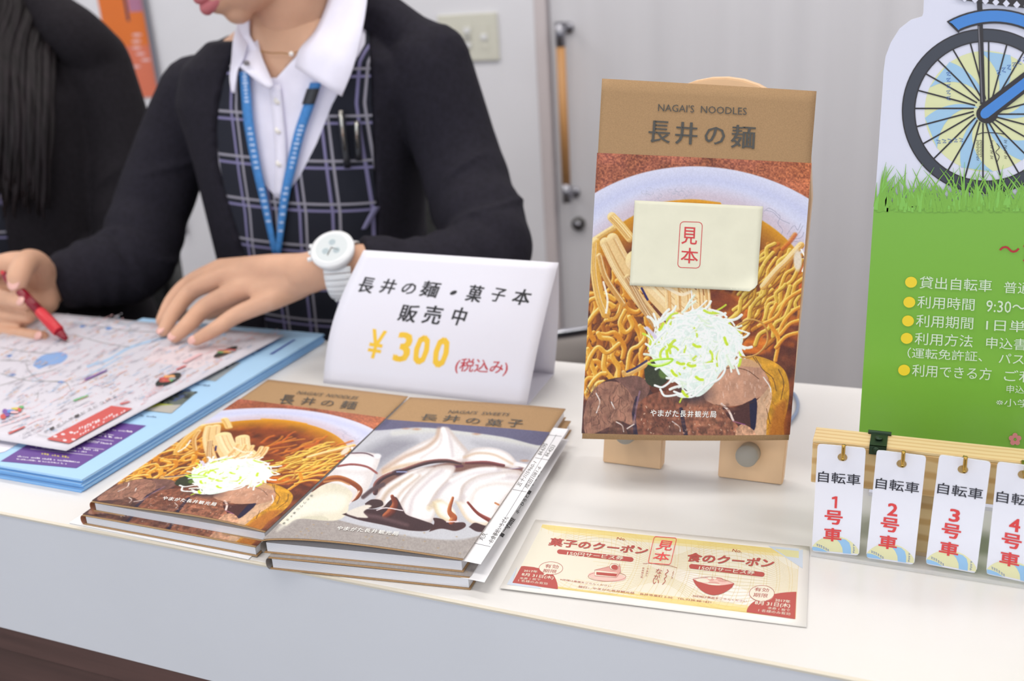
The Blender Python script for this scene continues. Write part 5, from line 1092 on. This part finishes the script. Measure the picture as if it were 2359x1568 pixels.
# left hand resting on the map, wrist at the watch
W=(765,617,.868)
limb(b,[(840,612,.88),W,(700,628,.862)],[.024,.0225,.0215])
mcp=dict(i=(508,618,.888),m=(520,636,.868),r=(558,664,.852),p=(625,692,.838))
for k_,rr_ in(('i',.0135),('m',.0145),('r',.0145),('p',.0135)): limb(b,[(735,620,.866),((735+mcp[k_][0])/2,(618+mcp[k_][1])/2+2,.862),mcp[k_]],[.0185,.017,rr_*.86])
limb(b,[(720,640,.862),(640,660,.855),(600,672,.85)],[.0165,.0165,.013]); limb(b,[(700,640,.87),(600,640,.875),(540,632,.872)],[.016,.016,.013])
fing=dict(i=[mcp['i'],(440,650,.888),(398,690,.868),(372,738,.845)],m=[mcp['m'],(445,668,.868),(402,716,.842),(377,762,.8205)],r=[mcp['r'],(478,704,.845),(432,748,.818),(403,775,.8045)],p=[mcp['p'],(548,724,.824),(500,755,.806),(452,783,.7975)])
for k_,rr_ in(('i',.0095),('m',.0103),('r',.0103),('p',.0092)): limb(b,fing[k_],[rr_*1.2,rr_*1.06,rr_*.95,rr_*.74],16,5)
limb(b,[(680,650,.885),(600,690,.90),(530,705,.895),(480,722,.88)],[.015,.0125,.0105,.0085],16,5)
# right hand closed round the pen
limb(b,[(130,652,.90),(95,648,.885),(50,640,.872)],[.023,.021,.018])
for P_ in([(110,640,.885),(70,615,.865),(20,610,.858),(-30,625,.856)],[(105,655,.885),(60,660,.87),(0,665,.862),(-50,668,.858)],[(105,675,.88),(60,695,.868),(0,705,.858),(-52,706,.852)],[(100,690,.875),(60,720,.862),(0,735,.852),(-45,740,.846)]): limb(b,P_,[.020,.019,.016,.0125],16,5)
fr_=dict(i=[(-30,635,.856),(-62,668,.828),(-5,684,.809),(58,697,.797)],m=[(-50,672,.855),(-78,705,.83),(-10,722,.812),(66,731,.803)],r=[(-52,706,.85),(-80,738,.828),(-10,752,.813),(50,757,.808)],p=[(-45,742,.846),(-70,764,.815),(10,768,.797),(98,776,.786)])
for k_,rr_ in(('i',.0108),('m',.0098),('r',.0095),('p',.0096)): limb(b,fr_[k_],[rr_*1.15,rr_*1.05,rr_*1.0,rr_*.82],16,5)
limb(b,[(100,655,.88),(88,612,.862),(62,602,.838),(44,632,.810),(40,655,.803)],[.018,.0165,.0145,.0135,.0110],18,5)
# legs under the counter
for sx in(-1,1):
    limb(b,[(-.79+sx*.085,1.20,-.33),(-.79+sx*.1,.98,-.30),(-.80+sx*.1,.80,-.31)],[.085,.075,.06],18); limb(b,[(-.80+sx*.1,.80,-.31),(-.80+sx*.09,.84,-.55),(-.80+sx*.09,.84,-.74)],[.056,.05,.034],18); limb(b,[(-.80+sx*.09,.85,-.745),(-.80+sx*.1,.74,-.755)],[.03,.022],14)
voxel('body',b,m_skin,p1,.0027,3)
face_bits(L1,M1,p1)
for a_,b_,o_,w_ in((fing['m'][2],fing['m'][3],(0,-.3,.6),.0052),(fing['r'][2],fing['r'][3],(.3,-.6,.7),.0052),(fing['p'][2],fing['p'][3],(.35,-.6,.6),.0048)):
    A_,B_=atY(*a_),atY(*b_); d=(B_-A_)/np.linalg.norm(B_-A_); o_=np.array(o_,float); o_-=d*(o_@d); o_/=np.linalg.norm(o_); nail(p1,B_+d*.0015+o_*.0052,d,o_,w_)
for a_,b_,w_,r_ in(((44,632,.810),(40,655,.803),.0075,.0086),(fr_['i'][2],fr_['i'][3],.006,.0072),(fr_['p'][2],fr_['p'][3],.0055,.0066)):
    A_,B_=atY(*a_),atY(*b_); d=(B_-A_)/np.linalg.norm(B_-A_); o_=TOC+np.array([0,0,.25]); o_=o_-d*(o_@d); o_/=np.linalg.norm(o_); nail(p1,B_+d*.001+o_*r_,d,o_,w_,w_*1.2)
# hair drawn back, with a low knot
b=B(); b.ball(L1(0,-.030,.046),(.084,.094,.088),28,M=M1); b.ball(L1(0,-.06,.0),(.070,.06,.07),24,M=M1); b.ball(L1(0,-.125,-.005),(.038,.034,.036),18,M=M1)
voxel('hair',b,m_hair,p1,.005,3)
# cardigan: body of knit with an open front, plus sleeves
OPEN=[(700,-60),(560,90),(536,135),(516,190),(506,240),(500,300),(505,375),(520,440),(545,520),(566,590),(600,650),(620,800),(800,800),(866,620),(866,560),(868,490),(862,400),(858,300),(856,200),(850,100),(852,-60)]
nz,na=150,260; zs=np.linspace(-.16,.326,nz); V=np.array([T1.pt(z,t,0) for z in zs for t in np.linspace(0,2*PI,na,endpoint=False)])
V2=np.array([T1.pt(z,t,.006) for z in zs for t in np.linspace(0,2*PI,na,endpoint=False)]); V3=np.array([T1.pt(z,t,-.012) for z in zs for t in np.linspace(0,2*PI,na,endpoint=False)])
q=pjv(V); ins=inside(OPEN,q[:,0],q[:,1])&(V[:,1]<np.repeat(T1.at(zs)[1],na)+.0)
V=np.where(ins[:,None],V3,V2)
b=B(); b.add(V,[(j*na+k,j*na+(k+1)%na,(j+1)*na+(k+1)%na,(j+1)*na+k) for j in range(nz-1) for k in range(na)]+[tuple(range(na-1,-1,-1)),tuple(range((nz-1)*na,nz*na))])
def sleeve(b,pts,R,seed):
    P=spline(jnt(pts),14); n=len(P); RR=np.interp(np.linspace(0,1,n),np.linspace(0,1,len(R)),R); r_=np.random.default_rng(seed)
    t=np.linspace(0,1,n); RR=RR+.0016*np.sin(t*60+2*np.sin(t*9))*np.clip((t-.2)*3,0,1)*(t<.97)
    b.tube(P,RR,36); b.ball(P[0],RR[0],20)
    # diagonal folds around the elbow
    T_=np.gradient(P,axis=0);T_/=np.linalg.norm(T_,axis=1)[:,None]
    for q_ in range(9):
        k=int(n*(.28+.055*q_)); 
        if k>=n-6: break
        a0=r_.uniform(0,2*PI); pts_=[]
        for s_ in np.linspace(-.9,.9,10):
            kk=min(n-2,max(1,int(k+s_*5))); u_=np.cross(T_[kk],(0,0,1.));u_/=np.linalg.norm(u_);v_=np.cross(T_[kk],u_)
            pts_.append(P[kk]+(u_*math.cos(a0+s_)+v_*math.sin(a0+s_))*(RR[kk]-.001))
        b.tube(pts_,[.0015+.0035*math.sin(PI*t_) for t_ in np.linspace(.02,.98,10)],8)
sleeve(b,sR,[.055,.0505,.051,.053,.046,.034],1); sleeve(b,sL,[.056,.052,.052,.052,.043,.034],2)
b.ball((-.875,1.10,.24),(.05,.06,.045),20); b.ball((-.60,1.095,.266),(.05,.06,.048),20)
limb(b,[(868,30,1.10),(940,92,1.10),(1000,140,1.10)],[.030,.034,.045]); limb(b,[(545,122,1.09),(498,155,1.10),(462,205,1.10)],[.024,.028,.040])
voxel('cardigan',b,m_card_k,p1,.0032,5)
VN=[(560,-30),(548,100),(552,160),(556,230),(566,300),(584,370),(608,425),(646,466),(690,408),(730,330),(764,244),(792,190),(842,100),(846,-30)]
SK=[(575,-40),(575,80),(600,125),(628,190),(690,122),(735,60),(765,-20),(770,-40)]
def uvp_(p): 
    z=p[2]; return (p[0]-np.interp(z,T1.r[:,0],T1.r[:,1])*.8+.06*max(0,.12-z)*1.5,z+.06*(p[0]+.76))
lattice(T1,OPEN,.001,7,m_plaid,'vest',p1,uvp_,VN)
lattice(T1,[(x+(-4 if x<646 else 6),y+4) for x,y in VN],-.001,7,m_blouse,'blouse',p1,None,SK)
lattice(T1,SK,-.005,8,m_skin,'throat_skin',p1)
b=B(); 
for k_,py in enumerate((232,300,376)):
    c=T1.hit(640+k_*2,py,.003); b=B().cyl(c-TOC*.0005,c+TOC*.0016,.0046,16); b.build('shirt_button',mat('button_pearl',(236,232,226),.3),p1,True)
# blouse placket
g=[[T1.hit(x0+dx,y,.0035) for dx in(-13,0,13)] for x0,y in spline([(632,196),(640,270),(646,350),(646,455)],6)]; B().sheet(g,.0012).build('placket',m_blouse,p1,True)
# collar wings, folded over
def wing(rows,th=.002): B().sheet([spline(atY_rows(r),4) for r in rows],th).build('collar',m_blouse,p1,True)
def atY_rows(r): return [atY(*p) for p in r]
wing([[(848,-60,1.05),(846,-10,1.03),(836,60,1.008),(815,150,.985),(787,222,.972)],[(815,-60,1.045),(808,-10,1.03),(790,60,1.008),(765,130,.985),(752,200,.974)],[(785,-60,1.04),(775,-10,1.03),(748,60,1.008),(725,112,.985),(716,178,.978)],[(768,-60,1.05),(757,0,1.035),(728,70,1.012),(690,115,.99),(680,155,.985)]])
wing([[(548,50,1.03),(538,90,1.01),(534,140,1.0),(530,180,.992),(534,212,.99)],[(560,60,1.03),(550,95,1.01),(545,140,1.0),(541,180,.992),(541,214,.99)],[(580,70,1.03),(570,105,1.01),(560,135,.998),(549,155,.993),(545,165,.99)]])
wing([[(590,60,1.03),(600,120,1.008),(618,165,.995),(630,195,.986)],[(568,75,1.03),(572,130,1.005),(590,166,.99),(622,205,.982)],[(545,95,1.03),(547,140,1.005),(560,160,.99),(610,200,.984)]])
# lanyard, with a dark clip, pale blurred print along it
m_lan=mat('lanyard_blue',(64,132,200),.6,noise=((200,200,200),.06)); m_clip=mat('clip_black',(44,46,52),.35); m_lp=mat('lanyard_print',(190,208,236),.6)
def strap(pts,wd,name,m,off=.0075,par=p1,lift=0):
    P=spline(np.array(pts,float),8); W_=np.interp(np.linspace(0,1,len(P)),np.linspace(0,1,len(wd)),wd); return B().sheet([[T1.hit(x-w_/2,y,off),T1.hit(x,y,off+.0004),T1.hit(x+w_/2,y,off)] for (x,y),w_ in zip(P,W_)],.0009).build(name,m,par,True)
la=[(563,165),(567,220),(574,290),(590,380),(610,470),(634,585)]; lb=[(728,190),(712,240),(690,305),(672,380),(655,460),(640,590)]
ly=strap(la,[22,22,22,20,17,12],'lanyard',m_lan); strap(lb,[26,25,24,23,20,12],'lanyard',m_lan)
strap([(722,204),(716,222),(710,240)],[29,29,29],'lanyard_clip',m_clip,.009)
for pts,t0,t1 in((la,.02,.26),(la,.42,.62),(la,.72,.9),(lb,.36,.62),(lb,.74,.94)):
    P=spline(np.array(pts,float),14); k0,k1=int(t0*len(P)),int(t1*len(P)); b=B()
    for k in range(k0,k1,2):
        x,y=P[k]; w_=rng.uniform(3,6); b.sheet([[T1.hit(x-w_,y-2.2,.0086),T1.hit(x+w_,y-2.2,.0086)],[T1.hit(x-w_,y+2.2,.0086),T1.hit(x+w_,y+2.2,.0086)]])
    b.build('lanyard_print',m_lp,p1)
strap([(868,476),(854,500),(838,528)],[15,15,11],'pocket_edge',mat('plaid_lavender',(124,122,158),.8),.007)
c=atY(567,146,.988); B().cyl(c+np.array([0,.003,0]),c+TOC*.0016,.0030,14).build('collar_button',mat('button_grey',(120,116,120),.3),p1,True)
# necklace
nk=[T1.hit(x,y,.0005) for x,y in spline([(600,118),(625,122),(650,122),(671,124),(700,112),(735,88)],6)]; B().tube(nk,.0005,6).build('necklace_chain',m_brass,p1); c=T1.hit(671,124,.004); B().ball(c,.0030,12).build('pendant',mat('pendant_crystal',(250,245,240),.1,.3),p1,True)
# pens clipped in the breast pocket
m_pblk=mat('pen_black',(36,38,44),.3); m_psil=mat('pen_silver',(190,186,178),.2,.9)
for nm,(x0,y0,x1,y1),lab in(('ballpoint_pen',(786,262,798,362),'black pen with a silver clip, left of two in the breast pocket'),('ballpoint_pen',(822,284,826,352),'dark pen with a short clip, right of two in the breast pocket')):
    A_,B_=T1.hit(x0,y0,.010),T1.hit(x1,y1,.010); r=thing(nm,lab,'pen',tuple(B_)); B().tube([A_,A_+(B_-A_)*.04,B_,B_+(B_-A_)*.25],[.003,.0043,.0043,.004],14).build('barrel',m_pblk,r,True)
    o=TOC*.0055; B().tube([A_+o*.6,A_+o,A_+(B_-A_)*.88+o],[.0016,.0017,.0012],8).build('pocket_clip',m_psil,r,True); B().tube([A_-(B_-A_)*.08,A_],[.0026,.003],12).build('push_button',m_psil,r,True)
# wristwatch
Cw=atY(797,622,.872); ax=atY(840,612,.88)-atY(735,620,.866); ax/=np.linalg.norm(ax); up_=np.array([0,0,1.])-ax*ax[2]; up_/=np.linalg.norm(up_); sd=np.cross(ax,up_); sd=sd if sd[1]<0 else -sd
wt=thing('wristwatch','white wristwatch with a round dial on the woman left wrist','watch',tuple(Cw)); m_dial=mat('watch_dial',(206,212,214),.3); m_sub=mat('watch_subdial',(170,184,190),.3)
for k in range(22):
    a0=1.42+k*(2*PI-1.0)/22; a1=a0+(2*PI-1.0)/22-.02; g=[]
    for s_ in np.linspace(-1,1,5):
        g.append([Cw+ax*(.0145*s_)+(sd*math.cos(t)*.0315+up_*math.sin(t)*.0300)*(1-.03*abs(s_)**3) for t in np.linspace(a0,a1,4)])
    o=B().sheet(g,.0026).build('strap_link',m_cardw,wt,True)
dn=sd*.62+up_*.78; dn/=np.linalg.norm(dn); dc=Cw+sd*.0205+up_*.0250-ax*.003; e2=np.cross(ax,dn)
B().tube([dc-dn*.003,dc+dn*.004,dc+dn*.0075,dc+dn*.009],[.0215,.0235,.0235,.0200],44).build('case',m_cardw,wt,True)
B().cyl(dc+dn*.0088,dc+dn*.0093,.0172,40).build('dial',m_dial,wt)
B().tube([dc+dn*.0082+(ax*math.cos(t)+e2*math.sin(t))*.0190 for t in np.linspace(0,2*PI,49)],.0016,8,cap=False).build('bezel',m_cardw,wt,True)
for u_,v_ in((.006,.004),(-.006,.004),(0,-.007)): B().cyl(dc+dn*.0092+ax*u_+e2*v_,dc+dn*.0096+ax*u_+e2*v_,.0036,20).build('subdial',m_sub,wt)
B().tube([dc+dn*.0098,dc+dn*.0098+ax*.008+e2*.004],.0004,6).tube([dc+dn*.0098,dc+dn*.0098-ax*.003+e2*.010],.0005,6).build('watch_hand',m_psil,wt)
for v_ in(-.008,0,.008): B().cyl(dc+dn*.003-ax*.022+e2*v_,dc+dn*.003-ax*.0265+e2*v_*1.1,.0024,12).build('crown',m_cardw,wt,True)
k0=Cw-up_*.031; B().tube([k0-ax*.014+sd*.006,k0-ax*.0135-sd*.002,k0-ax*.010-sd*.006],.002,8).box((-.011,-.008,-.0016),(.011,.008,.0016),M=np.stack([ax,sd,up_],1),o=k0,bev=.0006).build('clasp',m_cardw,wt,True)
# red pen in her right hand
tipp=G(158,787,mpz+.0012); mid=atY(52,676,.800); dv=(mid-tipp); dv/=np.linalg.norm(dv); pn=thing('red_pen','translucent red ballpoint pen held against the map','pen',tuple(tipp)); m_rp=mat('red_rubber_grip',(204,42,54),.4); m_rt=mat('red_translucent',(150,20,44),.12,Transmission_Weight=.25)
at_=lambda s_:tipp+dv*s_
B().tube([at_(0),at_(.004)],[.0004,.0010],10).build('nib',m_psil,pn,True); B().tube([at_(.004),at_(.010),at_(.019)],[.0018,.0040,.0056],20).build('tip_cone',m_rt,pn,True)
B().tube([at_(.019),at_(.022),at_(.040),at_(.058),at_(.060)],[.0060,.0068,.0068,.0064,.0056],24).build('grip',m_rp,pn,True); B().tube([at_(.060),at_(.125),at_(.132)],[.0056,.0058,.0050],20).build('barrel',m_rt,pn,True); B().tube([at_(.132),at_(.140)],[.0025,.0022],12).build('push_button',m_rp,pn,True)
B().tube([at_(.130)+up_*.006,at_(.095)+up_*.0068],.0013,8).build('pen_clip',m_rt,pn,True)
# skirt over the lap
b=B(); rs=[[T1.pt(z,t,.004) for t in np.linspace(0,2*PI,36,endpoint=False)] for z in np.linspace(-.40,-.15,8)]
b.add([p for r in rs for p in r],[(j*36+q,j*36+(q+1)%36,(j+1)*36+(q+1)%36,(j+1)*36+q) for j in range(7) for q in range(36)]+[tuple(range(35,-1,-1)),tuple(range(7*36,8*36))])
for sx in(-1,1): limb(b,[(-.79+sx*.085,1.20,-.32),(-.79+sx*.1,.98,-.295),(-.80+sx*.1,.79,-.31)],[.10,.088,.074],18)
limb(b,[(-.79,1.18,-.31),(-.80,.82,-.31)],[.10,.075],18); voxel('skirt',b,m_skirt,p1,.007,3)

# ---------------- second woman at the left edge
T2=Torso([(.36,-1.355,1.120,.07,.066),(.335,-1.355,1.120,.11,.078),(.30,-1.355,1.120,.155,.093),(.25,-1.350,1.120,.172,.104),(.17,-1.345,1.120,.168,.112),(.08,-1.340,1.130,.162,.112),(0,-1.340,1.140,.163,.11),(-.1,-1.340,1.150,.17,.12),(-.22,-1.340,1.160,.18,.13),(-.38,-1.340,1.170,.185,.14)])
p2=thing('person','woman with long dark straight hair in a black cardigan at the left edge','person',(-1.29,1.2,FLZ))
b=B(); rg=[[T2.pt(z,t,-.012) for t in np.linspace(0,2*PI,36,endpoint=False)] for z in np.linspace(-.38,.36,30)]
b.add([p for r in rg for p in r],[(j*36+q,j*36+(q+1)%36,(j+1)*36+(q+1)%36,(j+1)*36+q) for j in range(29) for q in range(36)]+[tuple(range(35,-1,-1)),tuple(range(29*36,30*36))])
fr2=headframe(np.array([-1.36,1.03,.44]),(.1,-1),20); L2,M2=add_head(b,fr2); b.tube([(-1.355,1.13,.28),(-1.355,1.115,.36),tuple(L2(0,-.035,-.05)),tuple(L2(0,-.03,0))],[.056,.05,.05,.05],24)
aL=[(212,150,1.19),(262,300,1.19),(285,440,1.17),(298,570,1.14),(200,640,1.09),(90,690,1.05)]
pL=jnt(aL); limb(b,aL,[.038,.036,.034,.034,.030,.024]); aR=[(-1.49,1.13,.25),(-1.48,1.15,.12),(-1.50,1.08,.05),(-1.40,.99,.05),(-1.33,.95,.05)]; limb(b,aR,[.038,.036,.034,.030,.024])
def simple_hand(b,w_,dr,sd_):
    w_=np.array(w_);dr=np.array(dr,float)/np.linalg.norm(dr);sd_=np.array(sd_,float)
    for k,o_ in enumerate((-1.5,-.5,.5,1.5)):
        q0=w_+dr*.09+sd_*.019*o_; limb(b,[w_+sd_*.008*o_,w_+dr*.05+sd_*.016*o_,q0],[.018,.016,.012]); l_=(.058,.068,.064,.05)[k]; limb(b,[q0,q0+dr*l_*.5+np.array([0,0,.004]),q0+dr*l_-np.array([0,0,.010])],[.0095,.0085,.007])
    limb(b,[w_+dr*.02-sd_*.02,w_+dr*.055-sd_*.045,w_+dr*.085-sd_*.05],[.015,.012,.009])
simple_hand(b,pL[-1],(-1,-.35,-.12),(.3,-1,0)); simple_hand(b,aR[-1],(1,-.5,-.15),(-.4,-1,0))
for sx in(-1,1): limb(b,[(-1.34+sx*.085,1.20,-.33),(-1.34+sx*.1,.98,-.30),(-1.34+sx*.1,.80,-.31)],[.085,.075,.06],18); limb(b,[(-1.34+sx*.1,.80,-.31),(-1.34+sx*.09,.84,-.55),(-1.34+sx*.09,.84,-.74)],[.056,.05,.034],18); limb(b,[(-1.34+sx*.09,.85,-.745),(-1.34+sx*.1,.74,-.755)],[.03,.022],14)
voxel('body',b,m_skin,p2,.0036,2); face_bits(L2,M2,p2)
OP2=[(-260,-200),(-260,900),(30,900),(26,600),(14,520),(2,440),(-10,0),(-60,-200)]
V=np.array([T2.pt(z,t,0) for z in zs for t in np.linspace(0,2*PI,na,endpoint=False)]); Va=np.array([T2.pt(z,t,.010) for z in zs for t in np.linspace(0,2*PI,na,endpoint=False)]); Vb=np.array([T2.pt(z,t,-.012) for z in zs for t in np.linspace(0,2*PI,na,endpoint=False)])
q=pjv(V); ins=inside(OP2,q[:,0],q[:,1])&(V[:,1]<1.13); V=np.where(ins[:,None],Vb,Va)
b=B(); b.add(V,[(j*na+k,j*na+(k+1)%na,(j+1)*na+(k+1)%na,(j+1)*na+k) for j in range(nz-1) for k in range(na)]+[tuple(range(na-1,-1,-1)),tuple(range((nz-1)*na,nz*na))])
sleeve(b,aL,[.058,.056,.055,.055,.046,.036],3)
P=spline(np.array(aR,float),10); b.tube(P,np.interp(np.linspace(0,1,len(P)),[0,.5,1],[.055,.05,.036]),28); b.ball(P[0],.055,18); limb(b,[(40,-40,1.15),(120,40,1.15),(175,85,1.16),(218,140,1.19)],[.04,.040,.044,.052]); b.ball((-1.48,1.12,.262),(.05,.06,.05),20)
voxel('cardigan',b,mat('black_knit',(33,30,35),.9,spec=.2,noise=((160,160,160),.1),bump=.2),p2,.004,5)
uv2=lambda p:(p[0]+.006,p[2]+.012)
lattice(T2,[(-150,380),(-150,800),(30,800),(26,600),(14,520),(2,440),(-6,380)],.001,9,m_plaid,'vest',p2,uv2)
lattice(T2,[(-250,-190),(-250,380),(-6,380),(-10,0),(-50,-190)],.0,14,m_blouse,'blouse',p2)
# long hair: cap plus hanging strands over the shoulder and chest
b=B(); b.ball(L2(0,-.022,.044),(.088,.100,.092),26,M=M2); b.ball(L2(0,-.06,-.02),(.08,.06,.09),22,M=M2)
r_=np.random.default_rng(11)
for s_ in(-1,1):
    for k in range(84):
        t=k/83; 
        if s_>0: A_=L2(.080,-.03+.05*r_.random(),.02); x1=-40+150*t+r_.uniform(-8,8); E_=T2.hit(x1,r_.uniform(400,505),.028+.010*r_.random()); M_=T2.hit(x1+r_.uniform(-4,14),120,.030+.012*r_.random()); N_=T2.hit(x1+r_.uniform(-6,12),300,.028+.012*r_.random())
        else: A_=L2(-.080,-.03+.05*r_.random(),.02); x1=-1.45+.10*t; E_=np.array([x1,1.05,.06+.05*r_.random()]); M_=np.array([x1,1.065,.27]); N_=np.array([x1,1.045,.16])
        P=spline([A_,(T2.hit(x1+4,-60,.040+.01*r_.random()) if s_>0 else (A_+M_)/2+np.array([.0,-.0,.02])),M_,N_,E_],5); b.tube(P,np.interp(np.linspace(0,1,len(P)),[0,.6,1],[.0065,.006,.0014]),7)
b.build('long_hair',m_hair,p2,True)
b=B(); rs=[[T2.pt(z,t,.004) for t in np.linspace(0,2*PI,30,endpoint=False)] for z in np.linspace(-.40,-.15,6)]
b.add([p for r in rs for p in r],[(j*30+q,j*30+(q+1)%30,(j+1)*30+(q+1)%30,(j+1)*30+q) for j in range(5) for q in range(30)]+[tuple(range(29,-1,-1)),tuple(range(150,180))])
for sx in(-1,1): limb(b,[(-1.34+sx*.085,1.20,-.32),(-1.34+sx*.1,.79,-.31)],[.10,.074],18)
limb(b,[(-1.34,1.18,-.31),(-1.34,.82,-.31)],[.10,.075],18); voxel('skirt',b,m_skirt,p2,.008,3)

# ================================================================== CHAIRS
m_cf=mat('chair_grey_fabric',(104,106,106),.85,noise=((120,120,120),.1)); m_cp_=mat('chair_black_plastic',(40,40,42),.5)
def office_chair(lab,x,y,bw):
    r=thing('office_chair',lab,'chair',(x,y,FLZ),'chairs behind the counter')
    B().box((x-.215,y-.24,-.485),(x+.215,y+.20,-.425),bev=.025).build('seat',m_cf,r,True)
    g=[[(x+bw*.5*s_*(1-.25*max(0,abs(t-.45)*2)**3),y+.235+.03*t-.03*(1-s_*s_)*-1,-.30+.42*t) for s_ in np.linspace(-1,1,14)] for t in np.linspace(0,1,14)]; B().sheet(g,.03).build('backrest',m_cf,r,True)
    B().box((x-.03,y+.20,-.47),(x+.03,y+.225,-.455),bev=.004).tube([(x,y+.15,-.49),(x,y+.255,-.47),(x,y+.285,-.2)],.016,12).build('back_support',m_cp_,r,True); B().cyl((x,y,-.69),(x,y,-.486),.025,20).build('gas_column',m_chr,r,True)
    for k in range(5):
        a_=k*2*PI/5+.3; e=np.array([x+.22*math.cos(a_),y+.22*math.sin(a_),-.725]); l=B().tube([(x,y,-.69),e],[.022,.014],10).build('leg',m_cp_,r,True); B().ball(e+np.array([0,0,-.027]),(.026,.026,.026),14).build('caster',m_cp_,l,True)
office_chair('grey fabric office chair behind the seated woman writing',-.87,1.085,.44); office_chair('grey fabric office chair under the long-haired woman',-1.41,1.085,.36)
vc=thing('visitor_chair','taupe chair with a chrome top rail, its back seen between price card and easel','chair',(-.42,1.72,FLZ))
m_chr2=mat('polished_chrome',(210,212,220),.12,1); m_vin=mat('taupe_vinyl',(196,188,183),.5)
rl=atY(1235,781,1.5); rr_=atY(1350,763,1.5); du=(rr_-rl)/np.linalg.norm(rr_-rl)
rp=[rl-du*.03+np.array([0,.03,-.03]),rl,rl+du*.09+np.array([0,-.004,.002]),rl+du*.21,rl+du*.33+np.array([0,.0,-.006]),rl+du*.37+np.array([0,.03,-.03])]
for z_ in(rp[0],rp[-1]): pass
B().tube(spline([rp[0]+np.array([0,.0,-.54])]+rp+[rp[-1]+np.array([0,0,-.54])],10),.0085,14).build('chrome_frame',m_chr2,vc,True)
g=[[rl+du*(-.015+.365*u_)+np.array([0,.012+.02*math.sin(PI*u_),-.010-.24*v_]) for u_ in np.linspace(0,1,12)] for v_ in np.linspace(0,1,6)]; B().sheet(g,.012).build('backrest',m_vin,vc,True)
x0_,x1_=rl[0]-.01,rl[0]+.36
B().box((x0_,1.56,-.36),(x1_,1.96,-.31),bev=.015).build('seat',m_vin,vc,True)
for xx in(x0_+.01,x1_-.01): B().tube([(xx,1.93,-.35),(xx,1.96,FLZ+.002)],.0085,12).build('leg',m_chr2,vc,True); B().tube([(xx,1.53,-.345),(xx,1.94,-.345)],.0085,12).build('side_rail',m_chr2,vc,True)
# ================================================================== CEILING LIGHT FITTINGS
m_lamp=bpy.data.materials.new('lamp_diffuser'); m_lamp.use_nodes=True; bb_=m_lamp.node_tree.nodes['Principled BSDF']; bb_.inputs['Emission Color'].default_value=(1,.95,.89,1); bb_.inputs['Emission Strength'].default_value=3
m_fit=mat('fitting_white',(236,236,236),.5)
for i,(x,y) in enumerate([(-2.4,.2),(-.6,.2),(1.2,.2),(-2.4,1.5),(-.6,1.5),(1.2,1.5),(-.6,-1.6),(1.2,-1.6)]):
    r=thing('ceiling_lamp','long white ceiling light, '+['left, above the counter','middle, above the counter','right, above the counter','left, near the back wall','middle, near the back wall','right, near the back wall','middle, on the visitors side','right, on the visitors side'][i],'lamp',(x,y,1.72),'ceiling light fittings'); B().box((x-.62,y-.17,1.695),(x+.62,y+.17,1.719),bev=.004).build('housing',m_fit,r); B().box((x-.6,y-.15,1.688),(x+.6,y+.15,1.6945)).build('diffuser',m_lamp,r)
